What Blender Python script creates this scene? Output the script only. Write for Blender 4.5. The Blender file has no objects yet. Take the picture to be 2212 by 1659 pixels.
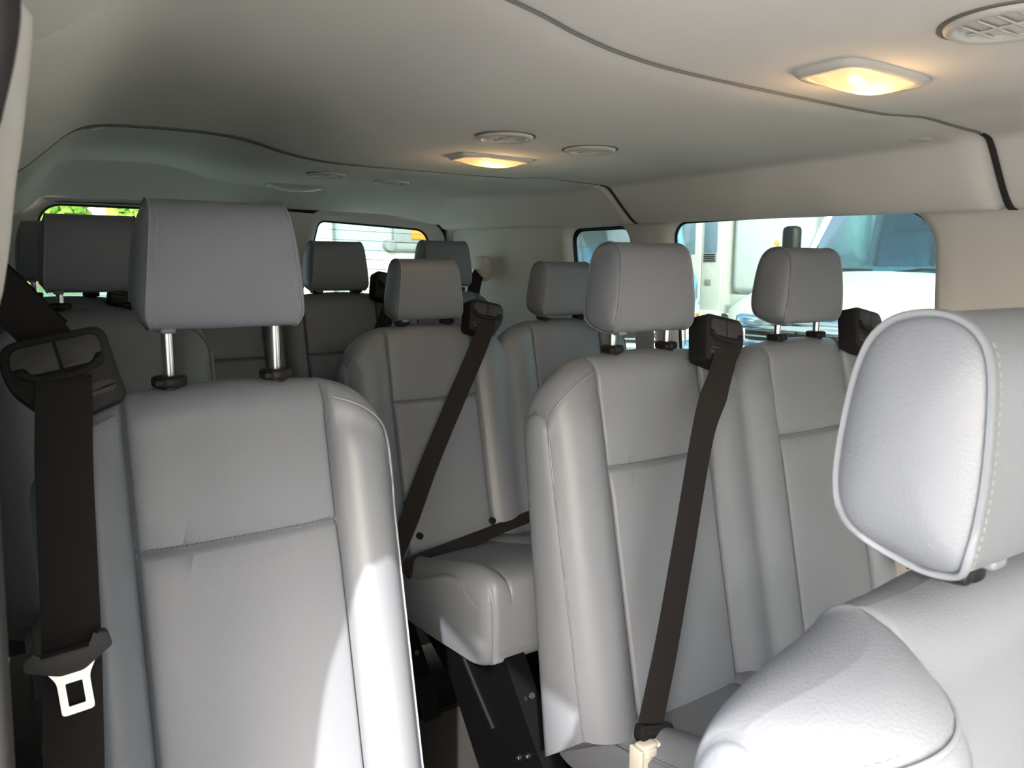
import bpy, bmesh, math, random
from math import sin, cos, pi, sqrt, exp, radians
from mathutils import Vector, Matrix

random.seed(7)
SC = bpy.context.scene
COL = SC.collection

# ------------------------------------------------------------------ camera
# units: metres, origin at the photographer's lens; x = towards the driver's side, y = towards the rear doors
YAW, PITCH, ROLL = 0.592, -0.149, 0.003
cam_d = bpy.data.cameras.new('camera')
cam_d.sensor_width = 36.0
cam_d.lens = 1660.0 / 2212.0 * 36.0
cam_d.clip_start = 0.01
cam_d.clip_end = 400
cam_d.dof.use_dof = True
cam_d.dof.focus_distance = 1.5
cam_d.dof.aperture_fstop = 16.0
cam = bpy.data.objects.new('camera', cam_d)
COL.objects.link(cam)
fw = Vector((sin(YAW) * cos(PITCH), cos(YAW) * cos(PITCH), sin(PITCH)))
rt = Vector((cos(YAW), -sin(YAW), 0))
up = rt.cross(fw)
r2 = rt * cos(ROLL) + up * sin(ROLL)
u2 = up * cos(ROLL) - rt * sin(ROLL)
cam.matrix_world = Matrix(((r2.x, u2.x, -fw.x, 0), (r2.y, u2.y, -fw.y, 0), (r2.z, u2.z, -fw.z, 0), (0, 0, 0, 1)))
SC.camera = cam

# ------------------------------------------------------------------ world, sun, exposure
SUN_DIR = Vector((1.0, 1.5, -1.1)).normalized()      # the way the light travels
w = bpy.data.worlds.new('sky')
SC.world = w
w.use_nodes = True
nt = w.node_tree
nt.nodes.clear()
wo = nt.nodes.new('ShaderNodeOutputWorld')
wb = nt.nodes.new('ShaderNodeBackground')
sk = nt.nodes.new('ShaderNodeTexSky')
sk.sky_type = 'NISHITA'
sk.sun_disc = False
sk.sun_elevation = math.asin(-SUN_DIR.z)
sk.sun_rotation = math.atan2(-SUN_DIR.x, -SUN_DIR.y)
sk.dust_density = 5.0
sk.air_density = 1.0
sk.ozone_density = 1.0
hs = nt.nodes.new('ShaderNodeHueSaturation')
hs.inputs['Saturation'].default_value = 0.7
wb.inputs['Strength'].default_value = 0.58
nt.links.new(sk.outputs[0], hs.inputs['Color'])
nt.links.new(hs.outputs[0], wb.inputs[0])
nt.links.new(wb.outputs[0], wo.inputs[0])

sun_d = bpy.data.lights.new('sun', 'SUN')
sun_d.energy = 4.7
sun_d.angle = 0.012
sun_d.color = (1.0, 0.96, 0.9)
sun = bpy.data.objects.new('sun', sun_d)
COL.objects.link(sun)
sun.rotation_euler = SUN_DIR.to_track_quat('-Z', 'Y').to_euler()

SC.view_settings.view_transform = 'Standard'
SC.view_settings.look = 'None'
SC.view_settings.gamma = 1.0
SC.view_settings.use_curve_mapping = False
SC.view_settings.exposure = 1.25

# ------------------------------------------------------------------ materials
def mat(name, col, rough=0.5, metal=0.0, spec=0.5, bump=None, vary=None, emit=None):
    m = bpy.data.materials.new(name)
    m.use_nodes = True
    n = m.node_tree
    b = n.nodes['Principled BSDF']
    b.inputs['Base Color'].default_value = (*col, 1)
    b.inputs['Roughness'].default_value = rough
    b.inputs['Metallic'].default_value = metal
    b.inputs['Specular IOR Level'].default_value = spec
    tc = n.nodes.new('ShaderNodeTexCoord')
    if vary:
        sc_, amt = vary
        no = n.nodes.new('ShaderNodeTexNoise')
        no.inputs['Scale'].default_value = sc_
        no.inputs['Detail'].default_value = 4
        n.links.new(tc.outputs['Object'], no.inputs['Vector'])
        mx = n.nodes.new('ShaderNodeMix')
        mx.data_type = 'RGBA'
        mx.inputs[6].default_value = (*[c * (1 - amt) for c in col], 1)
        mx.inputs[7].default_value = (*[min(1, c * (1 + amt)) for c in col], 1)
        n.links.new(no.outputs[0], mx.inputs[0])
        n.links.new(mx.outputs[2], b.inputs['Base Color'])
    if bump:
        kind, sc_, st, dist = bump
        if kind == 'leather':
            t = n.nodes.new('ShaderNodeTexVoronoi')
            t.feature = 'SMOOTH_F1'
            t.inputs['Scale'].default_value = sc_
            n.links.new(tc.outputs['Object'], t.inputs['Vector'])
            src = t.outputs['Distance']
        elif kind == 'noise':
            t = n.nodes.new('ShaderNodeTexNoise')
            t.inputs['Scale'].default_value = sc_
            t.inputs['Detail'].default_value = 3
            n.links.new(tc.outputs['Object'], t.inputs['Vector'])
            src = t.outputs[0]
        else:                                   # woven ribs that run across the webbing
            t = n.nodes.new('ShaderNodeTexWave')
            t.wave_type = 'BANDS'
            t.bands_direction = 'Y'
            t.inputs['Scale'].default_value = sc_
            t.inputs['Distortion'].default_value = 0.6
            n.links.new(tc.outputs['UV'], t.inputs['Vector'])
            src = t.outputs[0]
        bp = n.nodes.new('ShaderNodeBump')
        bp.inputs['Strength'].default_value = st
        bp.inputs['Distance'].default_value = dist
        n.links.new(src, bp.inputs['Height'])
        n.links.new(bp.outputs[0], b.inputs['Normal'])
    if emit:
        b.inputs['Emission Color'].default_value = (*emit[0], 1)
        b.inputs['Emission Strength'].default_value = emit[1]
    return m

def glass(name, tint, refl=0.06, rough=0.02):
    m = bpy.data.materials.new(name)
    m.use_nodes = True
    n = m.node_tree
    n.nodes.clear()
    o = n.nodes.new('ShaderNodeOutputMaterial')
    t = n.nodes.new('ShaderNodeBsdfTransparent')
    t.inputs[0].default_value = (*tint, 1)
    g = n.nodes.new('ShaderNodeBsdfGlossy')
    g.inputs['Roughness'].default_value = rough
    lw = n.nodes.new('ShaderNodeFresnel')
    lw.inputs[0].default_value = 1.35
    mu = n.nodes.new('ShaderNodeMath')
    mu.operation = 'MULTIPLY_ADD'
    mu.inputs[1].default_value = 0.8
    mu.inputs[2].default_value = refl
    mx = n.nodes.new('ShaderNodeMixShader')
    n.links.new(lw.outputs[0], mu.inputs[0])
    n.links.new(mu.outputs[0], mx.inputs[0])
    n.links.new(t.outputs[0], mx.inputs[1])
    n.links.new(g.outputs[0], mx.inputs[2])
    n.links.new(mx.outputs[0], o.inputs[0])
    return m

LEATHER = mat('grey_leather', (0.150, 0.163, 0.186), 0.46, spec=0.45, bump=('leather', 560, 0.32, 0.0007), vary=(9, 0.04))
PIPING = mat('leather_piping', (0.165, 0.178, 0.202), 0.45)
THREAD = mat('stitch_thread', (0.24, 0.238, 0.232), 0.8)
DARKSEAM = mat('seam_shadow_thread', (0.06, 0.06, 0.06), 0.9)
HEADLINER = mat('headliner_fabric', (0.62, 0.605, 0.57), 0.95, spec=0.1, bump=('noise', 900, 0.25, 0.0008), vary=(3, 0.03))
JOINT2 = mat('grey_joint_shade', (0.17, 0.165, 0.15), 0.95, spec=0.1)  # grey and dark tones painting the shade in the headliner joints
JOINT = mat('dark_joint_shade', (0.035, 0.034, 0.031), 0.95, spec=0.1)
TRIM = mat('pale_trim_plastic', (0.56, 0.54, 0.50), 0.7, spec=0.25, bump=('noise', 1200, 0.08, 0.0004))
VENT = mat('vent_plastic', (0.47, 0.45, 0.41), 0.55)
VENTDARK = mat('vent_inner_and_rim_shade', (0.12, 0.115, 0.10), 0.6)
BLACK = mat('black_plastic', (0.0065, 0.0063, 0.0066), 0.55, spec=0.3, bump=('noise', 1500, 0.15, 0.0004))
CHARCOAL = mat('charcoal_plastic', (0.030, 0.029, 0.031), 0.6, spec=0.4, bump=('noise', 1500, 0.15, 0.0004))
SLOT = mat('slot_black', (0.004, 0.004, 0.004), 0.9)
WEB = mat('belt_webbing', (0.0155, 0.0132, 0.0128), 0.8, spec=0.25, bump=('wave', 160, 0.5, 0.0008))
RUBBER = mat('black_rubber', (0.012, 0.012, 0.012), 0.75)
CHROME = mat('zinc_steel', (0.62, 0.63, 0.63), 0.28, metal=1.0)
STEELBLK = mat('black_painted_steel', (0.0032, 0.0032, 0.0036), 0.4, spec=0.16)
CARPET = mat('floor_rubber', (0.030, 0.028, 0.026), 0.9, bump=('noise', 260, 0.5, 0.003), vary=(30, 0.25))
WHITEPL = mat('white_buckle_plastic', (0.62, 0.60, 0.52), 0.5)
CONC = mat('concrete', (0.54, 0.535, 0.515), 0.9, vary=(1.2, 0.12))
PAINTW = mat('white_vehicle_paint', (0.42, 0.42, 0.39), 0.35)
PANELW = mat('white_box_panel', (0.54, 0.56, 0.56), 0.5)
PANELB = mat('pale_blue_box_panel', (0.28, 0.34, 0.36), 0.5, vary=(2, 0.04))
ALU = mat('aluminium', (0.50, 0.49, 0.44), 0.5, metal=0.2)
PAINTB = mat('blue_vehicle_paint', (0.09, 0.20, 0.32), 0.3)
BLUECHR = mat('chrome_trim', (0.55, 0.60, 0.66), 0.12, metal=1.0)
LENSCLR = mat('headlight_lens', (0.55, 0.60, 0.64), 0.12, metal=0.5)
AMBER = mat('amber_lens', (0.75, 0.30, 0.05), 0.4)
ORANGE = mat('orange_board', (0.55, 0.16, 0.008), 0.5)
REDL = mat('red_lens', (0.6, 0.02, 0.03), 0.3)
TANMIR = mat('tan_mirror_back', (0.55, 0.46, 0.30), 0.5)
GREYP = mat('grey_utility_paint', (0.42, 0.41, 0.36), 0.6)
GREYD = mat('dark_grey_paint', (0.16, 0.17, 0.18), 0.6)
CARBLK = mat('dark_car_paint', (0.015, 0.018, 0.025), 0.2)
LEAF = mat('leaf_green', (0.22, 0.42, 0.03), 0.6, vary=(3, 0.35))
BARK = mat('bark', (0.12, 0.08, 0.05), 0.9)
WALLY = mat('cream_render', (0.62, 0.55, 0.40), 0.8)
WALLO = mat('ochre_render', (0.60, 0.36, 0.06), 0.8)
WALLB = mat('brown_render', (0.28, 0.17, 0.10), 0.8)
WINDK = mat('building_glass', (0.12, 0.17, 0.22), 0.15)
SEATBLUE = mat('cab_seat_fabric', (0.04, 0.09, 0.14), 0.8)
CABIN = mat('cab_interior_plastic', (0.10, 0.20, 0.25), 0.7)
GLASS_R = glass('side_window_glass', (0.55, 0.635, 0.61))
GLASS_T = glass('privacy_glass', (0.10, 0.12, 0.11))
GLASS_C = glass('clear_glass', (0.90, 0.93, 0.92))
GLASS_V = glass('truck_windshield_glass', (0.42, 0.66, 0.70), refl=0.16)

# ------------------------------------------------------------------ helpers
def link(name, me, parent=None, kind=None):
    o = bpy.data.objects.new(name, me)
    COL.objects.link(o)
    if parent is not None:
        o.parent = parent
    if kind:
        o['kind'] = kind
    return o

def mesh(name, vs, fs, m, parent=None, smooth=True, angle=None, kind=None, uvs=None):
    me = bpy.data.meshes.new(name)
    me.from_pydata([tuple(v) for v in vs], [], fs)
    if uvs:
        ul = me.uv_layers.new(name='uv')
        for lp in me.loops:
            ul.data[lp.index].uv = uvs[lp.vertex_index]
    me.materials.append(m)
    bm = bmesh.new()
    bm.from_mesh(me)
    bmesh.ops.recalc_face_normals(bm, faces=bm.faces)
    bm.to_mesh(me)
    bm.free()
    if smooth:
        me.polygons.foreach_set('use_smooth', [True] * len(me.polygons))
        if angle:
            me.set_sharp_from_angle(angle=radians(angle))
    me.update()
    return link(name, me, parent, kind)

def label(o, lab, cat=None, group=None, kind=None):
    o['label'] = lab
    if cat:
        o['category'] = cat
    if group:
        o['group'] = group
    if kind:
        o['kind'] = kind
    return o

def empty(name, loc, lab, cat, group=None, rot=None):
    o = bpy.data.objects.new(name, None)
    COL.objects.link(o)
    o.empty_display_size = 0.1
    o.location = loc
    if rot:
        o.rotation_euler = rot
    return label(o, lab, cat, group)

def box(name, c, s, m, parent=None, bev=0.004, rot=None, seg=2, kind=None):
    bm = bmesh.new()
    bmesh.ops.create_cube(bm, size=1)
    for v in bm.verts:
        v.co = Vector((v.co.x * s[0], v.co.y * s[1], v.co.z * s[2]))
    if bev:
        bmesh.ops.bevel(bm, geom=bm.edges[:], offset=min(bev, min(s) * 0.45), segments=seg, affect='EDGES', profile=0.5)
    M = Matrix.Translation(c)
    if rot is not None:
        M = M @ (rot.to_4x4() if hasattr(rot, 'to_4x4') else Matrix.Rotation(rot[0], 4, 'X') @ Matrix.Rotation(rot[1], 4, 'Y') @ Matrix.Rotation(rot[2], 4, 'Z'))
    bm.transform(M)
    me = bpy.data.meshes.new(name)
    bm.to_mesh(me)
    bm.free()
    me.materials.append(m)
    me.polygons.foreach_set('use_smooth', [True] * len(me.polygons))
    me.set_sharp_from_angle(angle=radians(50))
    return link(name, me, parent, kind)

def cyl(name, c, r, h, m, parent=None, axis='Z', n=24, bev=0.0, sx=1.0, rot=None, r2_=None):
    bm = bmesh.new()
    bmesh.ops.create_cone(bm, cap_ends=True, segments=n, radius1=r, radius2=r if r2_ is None else r2_, depth=h)
    if bev:
        es = [e for e in bm.edges if abs(e.verts[0].co.z - e.verts[1].co.z) < 1e-6]
        bmesh.ops.bevel(bm, geom=es, offset=bev, segments=3, affect='EDGES', profile=0.5)
    for v in bm.verts:
        v.co.x *= sx
    if axis == 'X':
        bm.transform(Matrix.Rotation(pi / 2, 4, 'Y'))
    elif axis == 'Y':
        bm.transform(Matrix.Rotation(pi / 2, 4, 'X'))
    if rot is not None:
        bm.transform(rot.to_4x4())
    bm.transform(Matrix.Translation(c))
    me = bpy.data.meshes.new(name)
    bm.to_mesh(me)
    bm.free()
    me.materials.append(m)
    me.polygons.foreach_set('use_smooth', [True] * len(me.polygons))
    me.set_sharp_from_angle(angle=radians(40))
    return link(name, me, parent)

def spline(P, n, closed=False):
    """Catmull-Rom through the points of P, n samples in all."""
    P = [Vector(p) for p in P]
    L = len(P)
    segs = L if closed else L - 1
    out = []
    for k in range(n):
        t = k / n * segs if closed else k / (n - 1) * segs
        i = min(int(t), segs - 1)
        f = t - i
        if closed:
            a, b, c, d = P[(i - 1) % L], P[i], P[(i + 1) % L], P[(i + 2) % L]
        else:
            b, c = P[i], P[i + 1]
            a = P[i - 1] if i > 0 else b + (b - c)
            d = P[i + 2] if i + 2 < L else c + (c - b)
        out.append(0.5 * (2 * b + (c - a) * f + (2 * a - 5 * b + 4 * c - d) * f * f + (3 * b - a - 3 * c + d) * f ** 3))
    return out

def tube_geo(P, r, n=8, closed=False):
    P = [Vector(p) for p in P]
    vs, fs = [], []
    L = len(P)
    nrm = None
    for i, p in enumerate(P):
        if closed:
            t = (P[(i + 1) % L] - P[i - 1]).normalized()
        else:
            t = (P[min(i + 1, L - 1)] - P[max(i - 1, 0)]).normalized()
        if nrm is None:
            nrm = t.orthogonal().normalized()
        nrm = (nrm - t * nrm.dot(t))
        nrm = nrm.normalized() if nrm.length > 1e-6 else t.orthogonal().normalized()
        b = t.cross(nrm)
        for k in range(n):
            a = 2 * pi * k / n
            vs.append(p + (nrm * cos(a) + b * sin(a)) * r)
    for i in range(L if closed else L - 1):
        j = (i + 1) % L
        for k in range(n):
            k2 = (k + 1) % n
            fs.append((i * n + k, i * n + k2, j * n + k2, j * n + k))
    if not closed:
        fs.append(tuple(range(n))[::-1])
        fs.append(tuple((L - 1) * n + k for k in range(n)))
    return vs, fs

def tube(name, P, r, m, parent=None, n=8, closed=False, kind=None):
    vs, fs = tube_geo(P, r, n, closed)
    return mesh(name, vs, fs, m, parent, angle=60, kind=kind)

def resample(P, step):
    P = [Vector(p) for p in P]
    out, acc = [P[0]], 0.0
    for a, b in zip(P[:-1], P[1:]):
        d = (b - a).length
        if d < 1e-9:
            continue
        t = step - acc
        while t <= d:
            out.append(a + (b - a) * (t / d))
            t += step
        acc = d - (t - step)
    return out

def stitches(name, P, parent, m=None, step=0.0055, r=0.0007, off=Vector((0, 0, 0))):
    """one dash of thread per stitch along a seam: one stuff part"""
    Q = resample(P, step)
    vs, fs = [], []
    for a, b in zip(Q[:-1], Q[1:]):
        d = b - a
        v, f = tube_geo([a + off + d * 0.12, a + off + d * 0.72], r, 4)
        k = len(vs)
        vs += v
        fs += [tuple(i + k for i in q) for q in f]
    if not vs:
        return None
    return mesh(name, vs, fs, m or THREAD, parent, smooth=False, kind='stuff')

def ribbon(name, pts, wid, m, parent=None, th=0.0014, n=60):
    """pts: list of (centre, across-direction); a flat woven strap"""
    C = spline([p for p, _ in pts], n)
    D = spline([d for _, d in pts], n)
    vs, fs, uv = [], [], []
    L = 0.0
    nc = 7
    for i in range(n):
        t = (C[min(i + 1, n - 1)] - C[max(i - 1, 0)]).normalized()
        a = D[i] - t * D[i].dot(t)
        a.normalize()
        nn = t.cross(a)
        if i:
            L += (C[i] - C[i - 1]).length
        for s in (1, -1):
            for k in range(nc):
                q = k / (nc - 1) * 2 - 1
                vs.append(C[i] + a * (wid / 2 * q) + nn * (s * th / 2 * (1 if abs(q) < 0.99 else 0.6)))
                uv.append((k / (nc - 1), L * 2.0))
    W2 = 2 * nc
    for i in range(n - 1):
        for k in range(nc - 1):
            a, b = i * W2 + k, (i + 1) * W2 + k
            fs.append((a, a + 1, b + 1, b))
            fs.append((a + nc, b + nc, b + nc + 1, a + nc + 1))
        fs.append((i * W2, (i + 1) * W2, (i + 1) * W2 + nc, i * W2 + nc))
        fs.append((i * W2 + nc - 1, i * W2 + W2 - 1, (i + 1) * W2 + W2 - 1, (i + 1) * W2 + nc - 1))
    return mesh(name, vs, fs, m, parent, angle=50, uvs=uv)

def rrect(x0, x1, z0, z1, rs, n=8):
    """rounded rectangle loop; rs = radii (x1z1, x0z1, x0z0, x1z0)"""
    out = []
    for (cx, cz, r, a0) in ((x1, z1, rs[0], 0), (x0, z1, rs[1], pi / 2), (x0, z0, rs[2], pi), (x1, z0, rs[3], 1.5 * pi)):
        mx = cx - r if cx == x1 else cx + r
        mz = cz - r if cz == z1 else cz + r
        for k in range(n + 1):
            a = a0 + pi / 2 * k / n
            out.append((mx + r * cos(a), mz + r * sin(a)))
    return out

def plate(name, loop, y0, y1, m, parent=None, bev=0.003, M=None, tofn=None):
    """loop in (x,z), extruded from y0 (front) to y1 (back) with a bevelled front edge"""
    N = len(loop)
    cx = sum(p[0] for p in loop) / N
    cz = sum(p[1] for p in loop) / N
    rings = []
    def inset(d):
        o = []
        for i in range(N):
            a, b, c = Vector(loop[i - 1]), Vector(loop[i]), Vector(loop[(i + 1) % N])
            t = (c - a)
            nn = Vector((-t.y, t.x))
            nn = nn.normalized() if nn.length > 1e-9 else Vector((0, 0))
            if nn.dot(Vector((cx, cz)) - b) < 0:
                nn = -nn
            o.append(b + nn * d)
        return o
    for (d, y) in ((bev, y0), (bev * 0.3, y0 + bev * 0.3), (0, y0 + bev), (0, y1)):
        rings.append([Vector((p[0], y, p[1])) for p in inset(d)])
    vs = [v for r in rings for v in r]
    fs = []
    for k in range(3):
        for i in range(N):
            j = (i + 1) % N
            fs.append((k * N + i, k * N + j, (k + 1) * N + j, (k + 1) * N + i))
    fs.append(tuple(range(N)))
    fs.append(tuple(3 * N + i for i in range(N)))
    if tofn:
        vs = [tofn(v) for v in vs]
    if M is not None:
        vs = [M @ v for v in vs]
    return mesh(name, vs, fs, m, parent, angle=35)

def ring_cell(rect, hole):
    """faces of a rectangle (a0,a1,b0,b1) with a rounded hole loop; returns 2-D verts, faces, hole index list"""
    a0, a1, b0, b1 = rect
    N = len(hole)
    cx = sum(p[0] for p in hole) / N
    cz = sum(p[1] for p in hole) / N
    outer = []
    for p in hole:
        dx, dz = p[0] - cx, p[1] - cz
        t = 1e9
        if dx > 1e-9: t = min(t, (a1 - cx) / dx)
        if dx < -1e-9: t = min(t, (a0 - cx) / dx)
        if dz > 1e-9: t = min(t, (b1 - cz) / dz)
        if dz < -1e-9: t = min(t, (b0 - cz) / dz)
        outer.append([cx + dx * t, cz + dz * t])
    for c in ((a0, b0), (a0, b1), (a1, b0), (a1, b1)):
        k = min(range(N), key=lambda i: (outer[i][0] - c[0]) ** 2 + (outer[i][1] - c[1]) ** 2)
        outer[k] = list(c)
    vs = [tuple(p) for p in outer] + [tuple(p) for p in hole]
    fs = [(i, (i + 1) % N, N + (i + 1) % N, N + i) for i in range(N)]
    return vs, fs, [N + i for i in range(N)]

def copy_tree(o, parent=None):
    c = o.copy()
    COL.objects.link(c)
    if parent is not None:
        c.parent = parent
    for ch in list(o.children):
        copy_tree(ch, c)
    return c

def smooth01(t):
    t = max(0.0, min(1.0, t))
    return t * t * (3 - 2 * t)

# ------------------------------------------------------------------ setting: van shell
XC = 0.86
FLOOR_Z = -1.10

def taper(x, y):
    k = 1 - 0.062 * max(0.0, min(1.0, (y - 1.8) / 1.1)) ** 2
    return XC + (x - XC) * k

# ground outside and floor
g = box('ground', (10, 10, -1.80), (160, 160, 0.1), CONC, bev=0)
label(g, 'pale concrete yard that the van and trucks stand on', 'ground', kind='structure')
fl = box('floor', (0.86, 1.0, FLOOR_Z - 0.02), (1.92, 4.06, 0.04), CARPET, bev=0.004)
label(fl, 'dark rubber and carpet floor of the van', 'floor', kind='structure')

# headliner: three fabric panels with open joints between them
HPROF = [(-0.035, 0.128), (-0.012, 0.137), (0.03, 0.165), (0.07, 0.190), (0.11, 0.226), (0.15, 0.262), (0.19, 0.281), (0.25, 0.289),
         (0.36, 0.2915), (0.45, 0.2895), (0.52, 0.279), (0.58, 0.265), (0.65, 0.254), (0.75, 0.2475), (0.95, 0.245), (1.18, 0.245),
         (1.26, 0.2495), (1.33, 0.253), (1.42, 0.2495), (1.515, 0.2465), (1.550, 0.242), (1.570, 0.2295), (1.605, 0.196), (1.635, 0.168),
         (1.660, 0.147), (1.676, 0.140), (1.694, 0.141), (1.71, 0.150)]
HS = [(v.x, v.y) for v in spline([(a, b, 0) for a, b in HPROF], 150)]

def head_z(x, z, y):
    if x > 1.5:
        z += 0.020 * (y - 1.8) * smooth01((x - 1.55) / 0.1)
    rise = 0.095 * smooth01((y - 1.85) / 0.8) * smooth01((1.60 - x) / 0.08) * smooth01((x - 0.08) / 0.08)
    z *= 1 + rise
    s = max(0.0, (y - 2.66) / 0.275)
    s = s if s > 0.04 else s * s / 0.04
    zr = 0.229 - 0.010 * x - 0.030 * smooth01((x - 1.35) / 0.3) - 0.03 * smooth01((0.15 - x) / 0.15)
    return z + (min(z, zr) - z) * min(1.0, s)

ceil = bpy.data.objects.new('ceiling', None)
COL.objects.link(ceil)
label(ceil, 'pale fabric headliner over the whole cabin in three panels', 'ceiling', kind='structure')

def head_panel(y0, y1, ny, first=False, last=False):
    """the front edge tucks above the panel ahead of it; towards the right wall the joint opens to a gap"""
    n = len(HS)
    rows = []
    body = [y0 + 0.03 + (y1 - y0 - 0.05) * k / ny for k in range(ny + 1)]
    spec = ([(0.000, 0.022), (0.0015, 0.0075), (0.007, 0.0055), (0.018, 0.0035)] if not first else [])
    for d, l in spec:
        rows.append((y0 + d, l, True))
    rows += [(y, 0.0, False) for y in body]
    rows += [(y1 - 0.010, 0.0, False), (y1 - 0.005, 0.0004, False), (y1 - 0.002, 0.0018, False), (y1 - 0.0005, 0.005, False), (y1, 0.016, False)]
    vs, fs = [], []
    for y, l, tuck in rows:
        for i, (x, z) in enumerate(HS):
            a = HS[max(i - 1, 0)]
            b = HS[min(i + 1, n - 1)]
            tx, tz = b[0] - a[0], b[1] - a[1]
            q = sqrt(tx * tx + tz * tz)
            g_ = smooth01((x - 1.44) / 0.10) if tuck else 0.0
            yy = y + (-0.012 + 0.021 * g_ if tuck else 0.0)
            ll = l
            vs.append((taper(x - tz / q * ll, yy), yy, head_z(x, z, yy) + tx / q * ll))
    for j in range(len(rows) - 1):
        for i in range(n - 1):
            a = j * n + i
            fs.append((a, a + 1, a + n + 1, a + n))
    return mesh('headliner_panel', vs, fs, HEADLINER, ceil, angle=70)

head_panel(-1.0, 0.73, 30, first=True)
head_panel(0.73, 1.80, 24)
head_panel(1.80, 2.935, 90)

def joint_shade_strip(y, x0, x1, wfn, m):  # dark strip under the panels, painted in for the shade of the joint step
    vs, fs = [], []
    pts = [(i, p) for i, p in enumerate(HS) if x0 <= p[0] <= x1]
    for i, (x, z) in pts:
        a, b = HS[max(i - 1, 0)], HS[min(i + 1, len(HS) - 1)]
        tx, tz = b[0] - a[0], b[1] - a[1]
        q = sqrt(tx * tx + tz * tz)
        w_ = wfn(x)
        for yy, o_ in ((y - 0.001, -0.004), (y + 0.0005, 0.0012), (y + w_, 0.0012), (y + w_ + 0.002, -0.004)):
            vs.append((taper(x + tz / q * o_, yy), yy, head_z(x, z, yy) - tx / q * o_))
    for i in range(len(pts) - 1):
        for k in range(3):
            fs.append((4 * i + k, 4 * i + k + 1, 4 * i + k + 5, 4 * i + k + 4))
    mesh('joint_shade_strip', vs, fs, m, ceil, angle=40)
joint_shade_strip(0.73, 0.30, 1.52, lambda x: 0.0022, JOINT2)
joint_shade_strip(0.73, 1.52, 1.72, lambda x: 0.0035 + 0.005 * smooth01((x - 1.5) / 0.08) + 0.002 * smooth01((x - 1.62) / 0.06), JOINT)
joint_shade_strip(1.80, 0.05, 1.52, lambda x: 0.0035 + 0.024 * smooth01((0.95 - x) / 0.3) * smooth01((x - 0.14) / 0.05), JOINT2)
joint_shade_strip(1.80, 1.52, 1.68, lambda x: 0.003 + 0.004 * smooth01((x - 1.5) / 0.08), JOINT)
# dark void above the joints, then the steel roof
rf = box('roof', (0.86, 0.97, 0.345), (1.86, 4.02, 0.03), BLACK, bev=0.01)
label(rf, 'steel roof skin above the headliner', 'roof', kind='structure')

# right wall ------------------------------------------------------
def wall_r(y, z, out=0.0):
    return Vector((taper(1.715 + 0.05 * max(0.0, min(1.0, (0.14 - z) / 0.45)) + out, y), y, z))

def wall_l(y, z, out=0.0):
    return Vector((taper(-0.012 - 0.05 * max(0.0, min(1.0, (0.14 - z) / 0.45)) - out, y), y, z))

def build_wall(name, fn, cells, lab, m=TRIM):
    vs, fs = [], []
    loops = []
    for rect, hole in cells:
        if hole is None:
            k = len(vs)
            a0, a1, b0, b1 = rect
            NY, NZ = 8, 10
            for i in range(NY + 1):
                for j in range(NZ + 1):
                    vs.append(fn(a0 - 0.015 + (a1 - a0 + 0.03) * i / NY, b0 - 0.015 + (b1 - b0 + 0.03) * j / NZ, out=0.004))
            for i in range(NY):
                for j in range(NZ):
                    a = k + i * (NZ + 1) + j
                    fs.append((a, a + 1, a + NZ + 2, a + NZ + 1))
            continue
        v2, f2, hi = ring_cell(rect, hole)
        # a soft rolled lip from the wall face into the opening
        N = len(hole)
        cx = sum(p[0] for p in hole) / N
        cz = sum(p[1] for p in hole) / N
        k = len(vs)
        def grow(p, d):
            v = Vector((p[0] - cx, p[1] - cz))
            return (p[0] + v.x / v.length * d, p[1] + v.y / v.length * d)
        big = [grow(p, 0.028) for p in hole]
        v2, f2, hi = ring_cell(rect, big)
        vs += [fn(*p) for p in v2]
        fs += [tuple(i + k for i in f) for f in f2]
        prev = [k + i for i in hi]
        for (d, o) in ((0.019, 0.003), (0.010, 0.010), (0.004, 0.020), (0.0, 0.034), (0.0, 0.05)):
            kk = len(vs)
            vs += [fn(*grow(p, d), out=o) for p in hole]
            cur = [kk + i for i in range(N)]
            for i in range(N):
                j = (i + 1) % N
                fs.append((prev[i], prev[j], cur[j], cur[i]))
            prev = cur
    o = mesh(name, vs, fs, m, None, angle=55)
    label(o, lab, 'wall', kind='structure')
    return o

H1 = rrect(0.915, 1.722, -0.36, 0.142, (0.05, 0.105, 0.08, 0.06), 10)
H2 = rrect(1.895, 2.215, -0.36, 0.142, (0.045, 0.07, 0.06, 0.05), 10)
H0 = rrect(-0.70, 0.28, -0.36, 0.13, (0.05, 0.05, 0.05, 0.05), 6)
ZT, ZB = 0.22, FLOOR_Z
build_wall('wall_right', wall_r, [
    ((-1.0, 0.33, -0.5, ZT), H0), ((0.33, 0.86, -0.5, ZT), None), ((0.86, 1.785, -0.5, ZT), H1), ((1.785, 2.27, -0.5, ZT), H2),
    ((2.27, 2.97, -0.5, ZT), None), ((-1.0, 2.97, ZB, -0.5), None)], 'pale plastic side wall with windows on the right of the cabin')
HL1 = rrect(0.80, 1.60, -0.33, 0.10, (0.08, 0.08, 0.08, 0.08), 8)
HL2 = rrect(1.80, 2.30, -0.33, 0.10, (0.08, 0.08, 0.08, 0.08), 8)
build_wall('wall_left', wall_l, [
    ((0.44, 1.70, -0.5, ZT), HL1), ((1.70, 2.40, -0.5, ZT), HL2), ((2.40, 2.97, -0.5, ZT), None), ((0.44, 2.97, ZB, -0.5), None)],
    'pale plastic side wall along the left edge of the cabin')

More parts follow.
